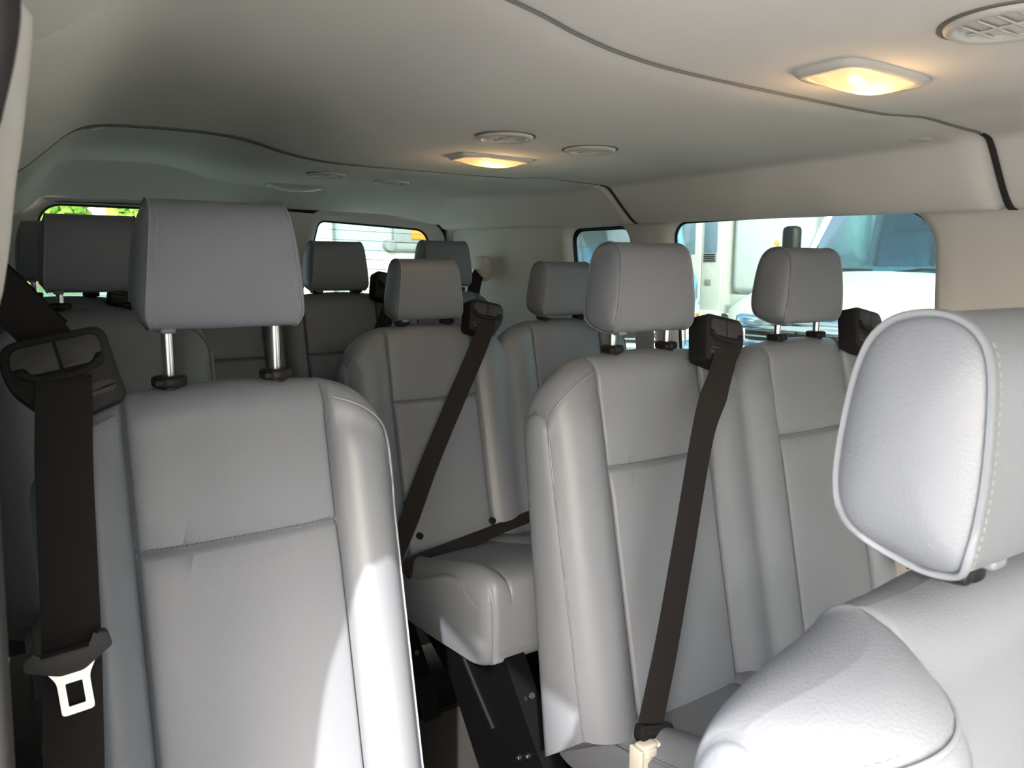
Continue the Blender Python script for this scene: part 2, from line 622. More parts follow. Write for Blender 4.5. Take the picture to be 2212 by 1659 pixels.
def pane(name, loop, fn, m, lab, out=0.052, frit=None, seal=True):
    N = len(loop)
    vs = [fn(p[0], p[1], out=out) for p in loop] + [fn(p[0], p[1], out=out + 0.004) for p in loop]
    fs = [tuple(range(N)), tuple(range(2 * N - 1, N - 1, -1))] + [(i, (i + 1) % N, N + (i + 1) % N, N + i) for i in range(N)]
    o = mesh(name, vs, fs, m, None, smooth=False)
    label(o, lab, 'window', kind='structure')
    if seal:
        tube('seal', [fn(p[0], p[1], out=out - 0.006) for p in loop], 0.006, RUBBER, o, 6, closed=True)
    if frit:
        cx = sum(p[0] for p in loop) / N
        cz = sum(p[1] for p in loop) / N
        vs, fs = [], []
        for p in loop:
            v = Vector((p[0] - cx, p[1] - cz))
            q = (p[0] - v.x / v.length * frit, p[1] - v.y / v.length * frit)
            vs += [fn(p[0], p[1], out=out - 0.001), fn(q[0], q[1], out=out - 0.001)]
        fs = [(2 * i, 2 * ((i + 1) % N), 2 * ((i + 1) % N) + 1, 2 * i + 1) for i in range(N)]
        mesh('black_border', vs, fs, RUBBER, o, smooth=False)
    return o

pane('window_1', H1, wall_r, GLASS_R, 'large rounded side window on the right beside the second row')
pane('window_2', H2, wall_r, GLASS_R, 'small rounded side window on the right beside the third row', frit=0.012)
pane('window_3', H0, wall_r, GLASS_C, 'front side window on the right beside the driver')
pane('window_4', HL1, wall_l, GLASS_T, 'dark side window on the left beside the second row')
pane('window_5', HL2, wall_l, GLASS_T, 'dark side window on the left beside the third row')

# front bulkhead with the windscreen
def wall_f(x, z, out=0.0):
    return Vector((x, -1.0 - 0.9 * max(0, (0.2 - z)) - out, z))
HF = rrect(0.02, 1.70, -0.42, 0.10, (0.08, 0.08, 0.05, 0.05), 6)
build_wall('wall_front', wall_f, [((-0.06, 1.78, -0.5, 0.24), HF), ((-0.06, 1.78, ZB, -0.5), None)], 'front bulkhead below and around the windscreen')
pane('window_6', HF, wall_f, GLASS_C, 'windscreen at the front of the van')

# rear doors -------------------------------------------------------
def rear(x, z, out=0.0):
    return Vector((x, 2.955 + 0.10 * (0.2 - z) * 0.3 + out, z))

def trapezoid_hole(pts, rs, n=7):
    """rounded polygon: points counter-clockwise in (x,z)"""
    out = []
    L = len(pts)
    for i in range(L):
        a, b, c = Vector(pts[i - 1]), Vector(pts[i]), Vector(pts[(i + 1) % L])
        u, v = (a - b).normalized(), (c - b).normalized()
        r = rs[i]
        p, q = b + u * r, b + v * r
        for k in range(n + 1):
            t = k / n
            out.append(tuple((1 - t) ** 2 * p + 2 * t * (1 - t) * b + t * t * q))
    return out

def rear_door(name, pts, rs, rect, lab):
    hole = trapezoid_hole(pts, rs)
    N = len(hole)
    cx = sum(p[0] for p in hole) / N
    cz = sum(p[1] for p in hole) / N
    def grow(p, d):
        v = Vector((p[0] - cx, p[1] - cz))
        return (p[0] + v.x / v.length * d, p[1] + v.y / v.length * d)
    outer = trapezoid_hole(rect, (0.09, 0.03, 0.03, 0.09) if name == 'door_2' else (0.03, 0.09, 0.09, 0.03))
    big = [grow(p, 0.045) for p in hole]
    # outer loop from the big loop's directions
    vs, fs = [], []
    def cast(p):
        d = Vector((p[0] - cx, p[1] - cz)).normalized()
        best = None
        M_ = len(outer)
        for i in range(M_):
            a, b = Vector(outer[i]), Vector(outer[(i + 1) % M_])
            e = b - a
            den = d.x * e.y - d.y * e.x
            if abs(den) < 1e-9:
                continue
            w_ = a - Vector((cx, cz))
            t = (w_.x * e.y - w_.y * e.x) / den
            s = (w_.x * d.y - w_.y * d.x) / den
            if t > 0 and -1e-6 <= s <= 1 + 1e-6 and (best is None or t > best):
                best = t
        return (cx + d.x * best, cz + d.y * best)
    fine = []
    for i in range(N):                           # refine so that the outer corners follow
        a, b = hole[i], hole[(i + 1) % N]
        m_ = max(1, int((Vector(a) - Vector(b)).length / 0.03))
        for k in range(m_):
            fine.append((a[0] + (b[0] - a[0]) * k / m_, a[1] + (b[1] - a[1]) * k / m_))
    N = len(fine)
    layers = [([cast(p) for p in fine], 0.03), ([cast(p) for p in fine], 0.008)]
    layers[1] = ([(q[0] + (cx - q[0]) * 0.012, q[1] + (cz - q[1]) * 0.012) for q in layers[1][0]], 0.0)
    layers += [([grow(p, 0.050) for p in fine], 0.0), ([grow(p, 0.040) for p in fine], 0.004), ([grow(p, 0.022) for p in fine], 0.022),
               ([grow(p, 0.006) for p in fine], 0.036), ([grow(p, 0.0) for p in fine], 0.05)]
    for L_, o_ in layers:
        vs += [rear(p[0], p[1], o_) for p in L_]
    for k in range(len(layers) - 1):
        for i in range(N):
            j = (i + 1) % N
            fs.append((k * N + i, k * N + j, (k + 1) * N + j, (k + 1) * N + i))
    o = mesh(name, vs, fs, TRIM, None, angle=60)
    label(o, lab, 'door', kind='structure')
    gl = mesh('glass', [rear(p[0], p[1], 0.052) for p in fine] + [rear(p[0], p[1], 0.056) for p in fine],
              [tuple(range(N)), tuple(range(2 * N - 1, N - 1, -1))], GLASS_R, o, smooth=False)
    tube('seal', [rear(p[0], p[1], 0.048) for p in fine], 0.005, RUBBER, o, 6, closed=True)
    return o, hole

RD_TOP = 0.207
d1, h1 = rear_door('door_1', [(0.735, 0.205), (0.160, 0.207), (0.035, -0.22), (0.790, -0.22)], (0.05, 0.06, 0.03, 0.03),
                   [(0.852, 0.223), (0.055, 0.228), (-0.02, -0.98), (0.852, -0.98)], 'left rear door with its window behind the left headrests')
d2, h2 = rear_door('door_2', [(1.570, 0.163), (1.095, 0.186), (0.985, -0.22), (1.650, -0.22)], (0.055, 0.03, 0.03, 0.03),
                   [(1.640, 0.190), (0.868, 0.218), (0.868, -0.98), (1.70, -0.98)], 'right rear door with heated window behind the middle headrests')
for k in range(9):                               # the demister wires in the rear glass
    z = 0.155 - 0.038 * k
    xl = 0.985 + (z + 0.22) / 0.406 * 0.11 + 0.012
    xr = 1.650 - (z + 0.22) / 0.383 * 0.08 - 0.012
    tube('heating_wire', [rear(xl, z, 0.050), rear(xr, z - 0.012, 0.050)], 0.0011, GREYD, d2, 4)
wr = box('wall_rear', (0.86, 3.03, -0.62), (1.76, 0.04, 0.72), TRIM, bev=0.005)
label(wr, 'lower rear end of the van below the door windows', 'wall', kind='structure')
for k_, (x_, lab_) in enumerate(((-0.02, 'black corner post left of the rear doors'), (1.735, 'black corner post right of the rear doors'))):
    cp = box('trim_%d' % (5 + k_), (x_, 3.02, -0.37), (0.20, 0.06, 1.36), BLACK, bev=0.005)
    label(cp, lab_, 'trim', kind='structure')
db = box('trim_7', (0.86, -0.98, -0.62), (1.74, 0.66, 0.50), BLACK, bev=0.08, seg=4)
label(db, 'black dashboard below the windscreen, behind the camera', 'dashboard', kind='structure')
hp = [(-0.10, 0.17), (0.05, 0.212), (0.40, 0.215), (0.862, 0.209), (1.60, 0.181), (1.80, 0.13)]
hv = []
for y in (2.985, 3.05):
    hv += [(x, y, z) for x, z in hp] + [(x, y, 0.33) for x, z in hp]
hn = len(hp)
hf = []
for k in range(hn - 1):
    hf += [(k, k + 1, hn + k + 1, hn + k), (2 * hn + k, 2 * hn + k + 1, 3 * hn + k + 1, 3 * hn + k), (k, k + 1, 2 * hn + k + 1, 2 * hn + k)]
wrf = mesh('trim_1', hv, hf, BLACK, None, smooth=False)
cpst = box('trim_8', (0.86, 3.06, -0.38), (0.06, 0.04, 1.3), BLACK, bev=0.005)
label(cpst, 'black seal strip between the two rear doors', 'trim', kind='structure')
label(wrf, 'black rear header above the rear doors', 'trim', kind='structure')

# door pillar at the left edge of the view
P = [(-0.055, 0.50, -1.0), (-0.032, 0.50, -0.35), (-0.014, 0.50, -0.10), (-0.002, 0.50, -0.031), (0.003, 0.50, -0.011), (0.008, 0.50, 0.014), (0.012, 0.50, 0.039), (0.017, 0.50, 0.064), (0.020, 0.50, 0.082), (0.024, 0.50, 0.106), (0.0255, 0.50, 0.118), (0.022, 0.50, 0.124)]
vs, fs = [], []
sec = [(-0.045, -0.06), (-0.012, -0.062), (-0.003, -0.058), (0.001, -0.048), (0.002, -0.02), (0.002, 0.03), (-0.001, 0.05), (-0.045, 0.055)]
PS = spline(P, 60)
for p in PS:
    for s in sec:
        vs.append((p.x + s[0], p.y + s[1], p.z))
ns = len(sec)
for i in range(len(PS) - 1):
    for k in range(ns):
        k2 = (k + 1) % ns
        fs.append((i * ns + k, i * ns + k2, (i + 1) * ns + k2, (i + 1) * ns + k))
fs += [tuple(range(ns)), tuple((len(PS) - 1) * ns + k for k in range(ns))]
tp = mesh('trim_2', vs, fs, TRIM, None, angle=50)
label(tp, 'pale plastic door pillar trim at the left edge', 'trim', kind='structure')
SEAL = [(-0.045, 0.43, -1.05), (-0.022, 0.425, -0.3), (-0.014, 0.385, -0.07), (-0.007, 0.345, 0.035), (-0.003, 0.325, 0.052), (0.002, 0.312, 0.070), (0.0045, 0.305, 0.086), (0.004, 0.29, 0.115), (-0.002, 0.25, 0.14), (-0.015, 0.12, 0.165), (-0.03, -0.3, 0.168), (-0.03, -0.9, 0.15)]
SS = spline(SEAL, 90)
sl = tube('trim_3', SS, 0.011, RUBBER, None, 10)
jv, jf = [], []
for p in SS[:66]:
    q = min(PS, key=lambda a: abs(a.z - p.z))
    jv += [(p.x - 0.006, p.y, p.z), (q.x - 0.03, 0.52, p.z)]
for k in range(65):
    jf.append((2 * k, 2 * k + 1, 2 * k + 3, 2 * k + 2))
mesh('door_jamb', jv, jf, BLACK, tp)
label(sl, 'black rubber door seal at the upper left corner', 'trim', kind='structure')
gh = tube('trim_9', spline([(-0.03, 0.37, 0.165), (-0.012, 0.345, 0.13), (-0.008, 0.31, 0.113), (-0.008, 0.20, 0.092), (-0.008, 0.09, 0.066), (-0.012, 0.05, 0.08), (-0.03, 0.03, 0.165)], 40), 0.013, TRIM, None, 10)  # added out of view, sloped to cast a shade band on the seats
label(gh, 'added unseen grab handle above the open front door, shaped to shade the seats', 'handle', kind='structure')
rail = box('trim_4', (-0.045, -0.27, 0.22), (0.06, 1.46, 0.12), PAINTW, bev=0.02)
label(rail, 'roof rail above the open front door', 'trim', kind='structure')

# ------------------------------------------------------------------ ceiling fittings
def ceil_z(x, y):
    for a, b in zip(HS[:-1], HS[1:]):
        if a[0] <= x <= b[0]:
            return head_z(x, a[1] + (b[1] - a[1]) * (x - a[0]) / (b[0] - a[0]), y)
    return 0.25

LENS = bpy.data.materials.new('lit_lamp_lens')
LENS.use_nodes = True
n = LENS.node_tree
b = n.nodes['Principled BSDF']
b.inputs['Base Color'].default_value = (0.8, 0.7, 0.5, 1)
b.inputs['Roughness'].default_value = 0.25
tc = n.nodes.new('ShaderNodeTexCoord')
gd = n.nodes.new('ShaderNodeVectorMath')
gd.operation = 'LENGTH'
mp = n.nodes.new('ShaderNodeMapping')
mp.inputs['Location'].default_value = (-0.012, 0.0, 0.0)
n.links.new(tc.outputs['Object'], mp.inputs['Vector'])
n.links.new(mp.outputs[0], gd.inputs[0])
cr = n.nodes.new('ShaderNodeValToRGB')
el = cr.color_ramp.elements
el[0].position = 0.0
el[0].color = (1.0, 0.80, 0.32, 1)
el[1].position = 0.09
el[1].color = (0.95, 0.52, 0.20, 1)
e = el.new(0.03)
e.color = (1.0, 0.60, 0.10, 1)
n.links.new(gd.outputs['Value'], cr.inputs[0])
n.links.new(cr.outputs[0], b.inputs['Emission Color'])
st = n.nodes.new('ShaderNodeMapRange')
st.inputs[1].default_value = 0.0
st.inputs[2].default_value = 0.03
st.inputs[3].default_value = 1.1
st.inputs[4].default_value = 0.26
n.links.new(gd.outputs['Value'], st.inputs[0])
n.links.new(st.outputs[0], b.inputs['Emission Strength'])
LENS_OFF = mat('unlit_lamp_lens', (0.62, 0.62, 0.58), 0.25)

def oval_loop(a, b_, n=40, p=2.6):
    out = []
    for k in range(n):
        t = 2 * pi * k / n
        c, s = cos(t), sin(t)
        out.append((a * abs(c) ** (2 / p) * (1 if c >= 0 else -1), b_ * abs(s) ** (2 / p) * (1 if s >= 0 else -1)))
    return out

def lathe_oval(name, prof, a, b_, m, parent, p=2.6, n=44, cap=True, wavy=False):
    """prof: (inset, z) pairs around an oval; the last ring is closed"""
    vs, fs = [], []
    for (d, z) in prof:
        for q in oval_loop(a - d, b_ - d, n, p):
            vs.append((q[0], q[1], z))
    for k in range(len(prof) - 1):
        for i in range(n):
            j = (i + 1) % n
            fs.append((k * n + i, k * n + j, (k + 1) * n + j, (k + 1) * n + i))
    if cap:
        fs.append(tuple((len(prof) - 1) * n + i for i in range(n)))
    return mesh(name, vs, fs, m, parent, angle=50)

def dome_lamp(lab, x, y, lit, a=0.089, b_=0.043, group='oval lamps along the middle of the ceiling'):
    z = ceil_z(x, y)
    t = empty('dome_lamp', (x, y, z), lab, 'lamp', group)
    lathe_oval('bezel', [(-0.006, 0.004), (-0.006, -0.003), (-0.001, -0.008), (0.006, -0.008), (0.009, -0.004), (0.009, 0.0)], a, b_, VENT, t, p=4.6, cap=False, n=72)
    la, lb = a - 0.008, b_ - 0.008
    vs, fs = [], []
    NR, n_ = 10, 72
    for k in range(NR + 1):
        s = 1 - k / NR
        zz = -0.006 - 0.013 * (1 - s ** 2.6)
        for q in oval_loop(la * max(s, 0.001), lb * max(s, 0.001), n_, 4.4):
            vs.append((q[0], q[1], zz))
    for k in range(NR):
        for i in range(n_):
            j = (i + 1) % n_
            fs.append((k * n_ + i, k * n_ + j, (k + 1) * n_ + j, (k + 1) * n_ + i))
    mesh('lens', vs, fs, LENS if lit else LENS_OFF, t)
    # fine ribs moulded across the lens
    rv, rf_ = [], []
    for i in range(-16, 17):
        xx = i * la / 17.5
        pts = []
        for q in range(-6, 7):
            yy = q / 6 * lb * (1 - (abs(xx) / la) ** 3) ** (1 / 3) * 0.97
            rr = ((abs(xx) / la) ** 3 + (abs(yy) / lb) ** 3) ** (1 / 3)
            pts.append((xx, yy, -0.0062 - 0.013 * (1 - min(1, rr) ** 2.6)))
        v_, f_ = tube_geo(pts, 0.0007, 4)
        k = len(rv)
        rv += v_
        rf_ += [tuple(i2 + k for i2 in q2) for q2 in f_]
    mesh('lens_ribs', rv, rf_, RIBM if lit else LENS_OFF, t, kind='stuff')
    if lit:
        ld = bpy.data.lights.new('bulb', 'POINT')
        ld.energy = 0.22
        ld.color = (1.0, 0.62, 0.28)
        ld.shadow_soft_size = 0.02
        lo = bpy.data.objects.new('bulb', ld)
        COL.objects.link(lo)
        lo.parent = t
        lo.location = (0.0, 0, -0.045)
    return t

RIBM = mat('lit_lens_rib', (0.8, 0.6, 0.35), 0.3, emit=((1.0, 0.60, 0.24), 0.40))
dome_lamp('lit amber dome lamp nearest the camera, beside the ceiling seam', 0.946, 0.605, True)
dome_lamp('lit amber dome lamp in the middle of the ceiling between the round vents', 0.953, 1.505, True)
dome_lamp('unlit white dome lamp farthest back above the rear doors', 0.862, 2.56, False)

def air_vent(lab, x, y, r, open_=True):
    z = ceil_z(x, y)
    t = empty('air_vent', (x, y, z), lab, 'vent', 'round air vents in the ceiling')
    lathe_oval('outer_ring', [(-0.002, 0.004), (0.0, -0.004), (0.006, -0.007), (0.011, -0.005), (0.014, 0.0)], r, r, VENT, t, p=2.0, cap=False)
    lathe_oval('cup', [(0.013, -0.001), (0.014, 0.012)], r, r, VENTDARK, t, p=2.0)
    lathe_oval('rim_shadow_ring', [(-0.0065, 0.002), (-0.0065, -0.0012), (-0.001, -0.0012)], r, r, VENTDARK, t, p=2.0, cap=False)  # dark ring painting the shadow line around the rim
    ri = r - 0.015
    for k in range(-2, 3):                        # louvre vanes
        yy = k * ri / 2.6
        ln = 2 * sqrt(max(0.0, ri * ri - yy * yy)) * 0.98
        box('vane', (0, yy, -0.0015), (ln, ri / 2.6 * (0.62 if open_ else 0.93), 0.002), VENT, t, bev=0.0006, rot=(radians(28 if open_ else 8), 0, 0))
    box('spine', (0, 0, -0.0035), (0.004, 2 * ri * 0.96, 0.003), VENT, t, bev=0.001)
    return t

air_vent('large round vent at the top right corner, slats visible', 0.868, 0.395, 0.062)
air_vent('round vent just ahead of the middle dome lamp', 0.825, 1.252, 0.052, False)
air_vent('round closed vent to the right of the middle dome lamp', 1.050, 1.275, 0.052, False)
air_vent('dark round vent just ahead of the unlit rear lamp', 0.777, 2.05, 0.050)
air_vent('dark round vent to the right of the unlit rear lamp', 1.004, 2.125, 0.050)

def plug(lab, x, y, dz=0.0):
    z = ceil_z(x, y)
    a, b_ = ceil_z(x + 0.02, y), ceil_z(x - 0.02, y)
    t = empty('ceiling_plug', (x, y, z), lab, 'cap', 'round caps in the headliner')
    t.rotation_euler = (0, -math.atan((a - b_) / 0.04), 0)
    lathe_oval('cap_disc', [(0, 0.003), (0.0, -0.001), (0.002, -0.0025), (0.006, -0.003)], 0.019, 0.019, VENT, t, p=2.0)
    return t
plug('pale round cap near the left end of the rear ceiling seam', 0.205, 1.84)
plug('flat round cap near the right end of the front ceiling seam', 1.50, 0.83)

# ------------------------------------------------------------------ seats
A_PAN = 0.122
ZTOP = -0.141
ZSEAM = -0.331
ZBOT = -0.745

def seat_yf(z):
    """front plane of the backrest, relative to the headrest collars"""
    return -0.030 - 0.215 * (-0.20 - z) if z < -0.2 else -0.030 - 0.13 * (-0.20 - z)

def backrest(root, centers, wo_, wi, name='backrest', wrinkle=None, notch=0.06, cdrop=0.088, bamp=0.026, wing=False, flare=0.0, ap=A_PAN, ztop=ZTOP, zbot=ZBOT):
    x_lo, x_hi = centers[0] - wo_, centers[-1] + wo_
    # columns
    xs = set()
    nx = int((x_hi - x_lo) / 0.011)
    for i in range(nx + 1):
        xs.add(round(x_lo + (x_hi - x_lo) * i / nx, 5))
    for c in centers:
        for s in (-1, 1):
            for d in (-0.008, -0.0045, -0.0028, -0.0014, 0, 0.0014, 0.0028, 0.0045, 0.008):
                xs.add(round(c + s * ap + d, 5))
    for d in (0.0008, 0.002, 0.004, 0.007, 0.014):
        xs.add(round(x_lo + d, 5))
        xs.add(round(x_hi - d, 5))
    xs = sorted(x for x in xs if x_lo - 1e-6 <= x <= x_hi + 1e-6)
    def near(x):
        c = min(centers, key=lambda q: abs(q - x))
        d = x - c
        inner = (d > 0 and c != centers[-1]) or (d < 0 and c != centers[0])
        return c, d, inner
    def zt(x):
        c, d, inner = near(x)
        d = abs(d)
        if d < 0.105:
            return ztop - 0.006 * (d / 0.105) ** 2
        W = wi if inner else wo_
        t = min(1.0, (d - 0.105) / (W - 0.105))
        if inner:
            return ztop - 0.006 - notch * (1 - sqrt(max(0.0, 1 - (t * 0.97) ** 2))) * 1.25
        return ztop - 0.006 - cdrop * (1 - sqrt(max(0.0, 1 - t * t)))
    def g(x, z):
        c, d, inner = near(x)
        d = abs(d)
        W = wi if inner else wo_
        y = 0.0085 * exp(-((d - ap) / 0.0030) ** 2)
        fade = smooth01((ztop - z) / 0.10) if not wing else smooth01((ztop - 0.006 - z) / 0.04)
        if d < ap:
            y -= 0.010 * (1 - (d / ap) ** 4)
            # lower cushioned panel and upper panel meet at a cross seam
            y += 0.0075 * exp(-((z - ZSEAM) / 0.0032) ** 2)
            y -= 0.004 * smooth01((ZSEAM - z) / 0.03)
        else:
            t = (d - ap) / (W - ap)
            y -= (bamp if not inner else 0.024) * fade * sin(pi * min(1.0, t ** 0.8 * (1.0 if not inner else 0.93)))
            if wing:
                y += 0.006 * exp(-((z - ztop + 0.048) / 0.0045) ** 2) * smooth01(t / 0.1)
            if not inner:
                y += 0.012 * max(0.0, (t - 0.75) / 0.25) ** 2
        if wrinkle:
            y += wrinkle(x, z)
        return y
    NF, NA = (46, 9) if not wing else (90, 9)
    cols = []
    for x in xs:
        zz = zt(x)
        r = 0.045
        zr = zz - r
        front, back = [], []
        zl = [zbot + (zr - zbot) * k / (NF - 1) for k in range(NF)]
        j = min(range(NF), key=lambda k: abs(zl[k] - ZSEAM))
        for dj, dv in ((-3, -0.008), (-2, -0.0040), (-1, -0.0018), (0, 0.0), (1, 0.0018), (2, 0.0040), (3, 0.008)):
            if 0 < j + dj < NF - 1:
                zl[j + dj] = ZSEAM + dv
        for z in zl:
            c_, d_, i_ = near(x)
            fx = x + (1 if d_ > 0 else -1) * flare * smooth01((ztop - 0.01 - z) / 0.06) * smooth01((abs(d_) - ap) / (wo_ - ap))
            front.append(Vector((fx, seat_yf(z) + g(x, z), z)))
            zk = z - 0.085 * (zr - z) / (zr - zbot)
            back.append(Vector((x, 0.050 + 0.12 * (zk - ztop), zk)))
        yf, yb = front[-1].y, back[-1].y
        ym, ry = (yf + yb) / 2, (yb - yf) / 2
        for k in range(1, NA):
            a = pi / 2 * k / NA
            front.append(Vector((x, ym - ry * cos(a), zr + r * sin(a))))
            back.append(Vector((x, ym + ry * cos(a), zr + r * sin(a))))
        top = Vector((x, ym, zz))
        cols.append((front, top, back))
    NP = NF + NA - 1
    # split the front into panels
    regions = {}
    def put(key, quad):
        vs, fs, mp_ = regions.setdefault(key, ([], [], {}))
        idx = []
        for p in quad:
            k = (round(p.x, 6), round(p.y, 6), round(p.z, 6))
            if k not in mp_:
                mp_[k] = len(vs)
                vs.append(p)
            idx.append(mp_[k])
        if len(set(idx)) >= 3:
            fs.append(tuple(dict.fromkeys(idx)))
    for i in range(len(xs) - 1):
        xm = (xs[i] + xs[i + 1]) / 2
        c, d, inner = near(xm)
        ci = centers.index(c)
        f0, t0, b0 = cols[i]
        f1, t1, b1 = cols[i + 1]
        F0, F1 = f0 + [t0], f1 + [t1]
        B0, B1 = b0 + [t0], b1 + [t1]
        for k in range(NP):
            zm = (F0[k].z + F0[k + 1].z) / 2
            if abs(d) < ap:
                key = ('upper_panel' if zm > ZSEAM else 'lower_panel', ci)
            elif inner:
                key = ('centre_bolster', 0)
            else:
                key = ('bolster', 0 if d < 0 else 1)
            put(key, (F0[k], F1[k], F1[k + 1], F0[k + 1]))
            put(('shell', 0), (B0[k], B0[k + 1], B1[k + 1], B1[k]))
        put(('shell', 0), (F0[0], F1[0], B1[0], B0[0]))
    # side gussets
    for side, (f0, t0, b0) in ((-1, cols[0]), (1, cols[-1])):
        F0, B0 = f0 + [t0], b0 + [t0]
        ST = [0, 0.06, 0.2, 0.5, 0.8, 0.94, 1]
        for k in range(NP):
            for a, b_ in zip(ST[:-1], ST[1:]):
                def q(kk, s):
                    p = F0[kk].lerp(B0[kk], s)
                    h = (B0[kk] - F0[kk]).length
                    return p + Vector((side * min(0.012, h * 0.2) * (1 - (2 * s - 1) ** 4), 0, 0))
                put(('shell', 0), (q(k, a), q(k + 1, a), q(k + 1, b_), q(k, b_)))
    vs, fs, _ = regions[('shell', 0)]
    br = mesh(name, vs, fs, LEATHER, root, angle=75)
    for (nm, i), (vs, fs, _) in sorted(regions.items()):
        if nm != 'shell':
            mesh(nm, vs, fs, LEATHER, br, angle=85)
    # piping along the outer front edges, stitching beside it
    for side, (f0, t0, b0) in ((-1, cols[0]), (1, cols[-1])):
        P_ = list(f0[:NF])
        order = cols if side < 0 else cols[::-1]
        edge_x = x_lo if side < 0 else x_hi
        lim = wo_ - ap - 0.004
        for (ff, tt, bb) in order[1:]:
            if abs(ff[0].x - edge_x) < lim:
                P_.append(ff[NF + 2])
        P_ = resample(P_, 0.005)
        for _ in range(14):
            P_ = [P_[0]] + [(P_[k - 1] + P_[k] * 2 + P_[k + 1]) / 4 for k in range(1, len(P_) - 1)] + [P_[-1]]
        zr_ = f0[NF - 1].z - 0.06
        P_ = [p + Vector((side * 0.0012, -0.0012, 0.0022)) * smooth01((p.z - zr_) / 0.05) for p in P_]
        tube('piping', [p + Vector((side * 0.001, -0.0005, 0)) for p in P_], 0.0019, PIPING, br, 6)
        P2 = [p + Vector((side * 0.003, 0.007, 0.002)) for p in P_[:-3]]
        stitches('stitching', P2, br, THREAD)
    if wing:
        for side in (-1, 1):
            pts = []
            for (ff, tt, bb), x in zip(cols, xs):
                d = (x - centers[0]) * side
                if d > ap + 0.004:
                    k = min(range(NF), key=lambda q: abs(ff[q].z - (ztop - 0.040)))
                    pts.append(ff[k] + Vector((0, -0.0008, 0)))
            stitches('stitching', pts if side > 0 else pts[::-1], br, THREAD, r=0.0009)
    for c in centers:                                # thread of the cross seam
        pts = []
        for x in xs:
            if abs(x - c) < ap - 0.006:
                pts.append(Vector((x, seat_yf(ZSEAM + 0.004) + g(x, ZSEAM + 0.0055) - 0.0004, ZSEAM + 0.0055)))
        stitches('stitching', pts, br, DARKSEAM, r=0.0005)
    return br, cols, xs

HR_LOOP = [(-0.030, 0.004), (-0.0375, 0.018), (-0.0410, 0.05), (-0.0405, 0.09), (-0.0370, 0.125), (-0.029, 0.143), (-0.014, 0.1525), (0.004, 0.154),
           (0.022, 0.149), (0.035, 0.136), (0.0425, 0.112), (0.047, 0.075), (0.0475, 0.045), (0.042, 0.025), (0.028, 0.012), (0.008, 0.004), (-0.012, 0.0005)]

def headrest(root, x, zbase, pre='', raise_=0.045, hh=0.065, wb_=0.094, wt=0.078, sc=1.0, pipe=None, collar_z=None, yoff=0.0):
    """zbase: z of the collars"""
    hr = bpy.data.objects.new('headrest', None)
    LP = spline([(0, a, b_) for a, b_ in HR_LOOP], 60, closed=True)
    z0 = zbase + raise_
    US = [-1, -0.985, -0.95, -0.9, -0.8, -0.6, -0.4, -0.2, 0, 0.2, 0.4, 0.6, 0.8, 0.9, 0.95, 0.985, 1]
    vs, fs = [], []
    n_ = len(LP)
    def half(z):
        t = z / 0.154
        return (wb_ + (wt - wb_) * t - 0.008 * smooth01((0.02 - z) / 0.02)) * sc
    for u in US:
        for p in LP:
            push = 0.004 * (1 - u * u)                # soft crown across the front face
            yy = p.y - push * (1 if p.y < 0 else -0.6)
            s_ = 1 - 0.0 * abs(u)
            vs.append(Vector((x + u * half(p.z), yy * sc + yoff, z0 + p.z * sc)))
    for i in range(len(US) - 1):
        for k in range(n_):
            k2 = (k + 1) % n_
            fs.append((i * n_ + k, i * n_ + k2, (i + 1) * n_ + k2, (i + 1) * n_ + k))
    body = mesh('headrest', vs, fs, LEATHER, root, angle=80)
    cy, cz = 0.004, 0.078
    for side in (-1, 1):
        cv, cf = [], []
        RS = [1.0, 0.96, 0.9, 0.78, 0.55, 0.25, 0.02]
        for s_ in RS:
            for p in LP:
                yy, zz = cy + (p.y - cy) * s_, cz + (p.z - cz) * s_
                bul = 0.013 * (1 - s_ ** 3) - 0.0035 * exp(-((s_ - 1.0) / 0.03) ** 2)
                cv.append(Vector((x + side * (half(zz) + bul * sc), yy * sc + yoff, z0 + zz * sc)))
        for i in range(len(RS) - 1):
            for k in range(n_):
                k2 = (k + 1) % n_
                cf.append((i * n_ + k, i * n_ + k2, (i + 1) * n_ + k2, (i + 1) * n_ + k))
        cf.append(tuple((len(RS) - 1) * n_ + k for k in range(n_)))
        mesh('side_panel', cv, cf, LEATHER, body, angle=80)
        edge = [Vector((x + side * (half(p.z) + 0.0008), p.y * sc + yoff, z0 + p.z * sc)) for p in LP]
        tube('piping', edge, 0.0016 if not pipe else pipe, PIPING, body, 6, closed=True)
        inn = [Vector((x + side * (half(p.z) - 0.007), (p.y - 0.0008) * sc + yoff, z0 + p.z * sc)) for p in LP[1:18]]
        stitches('stitching', inn, body, THREAD)
    # leather tag folded under the front edge
    box('hem_tab', (x - 0.068 * sc, -0.022 * sc + yoff, z0 + 0.001), (0.018 * sc, 0.02 * sc, 0.008), LEATHER, body, bev=0.003)
    for s_ in (-1, 1):
        po = cyl('post', (x + s_ * hh, 0.0 + yoff, (zbase - 0.02 + z0 + 0.03) / 2), 0.0066, (z0 + 0.03) - (zbase - 0.02), CHROME, body, n=20, bev=0.001)
        co = cyl('collar', (x + s_ * hh, 0.0 + yoff, zbase + 0.004), 0.0205, 0.013, BLACK, root, n=28, bev=0.004)
        cyl('collar_base', (x + s_ * hh, 0.0 + yoff, zbase - 0.006), 0.013, 0.014, BLACK, co, n=20)
        box('release_tab', (x + s_ * hh - 0.014, -0.012 + yoff, zbase + 0.004), (0.012, 0.016, 0.008), BLACK, co, bev=0.002)
    return body

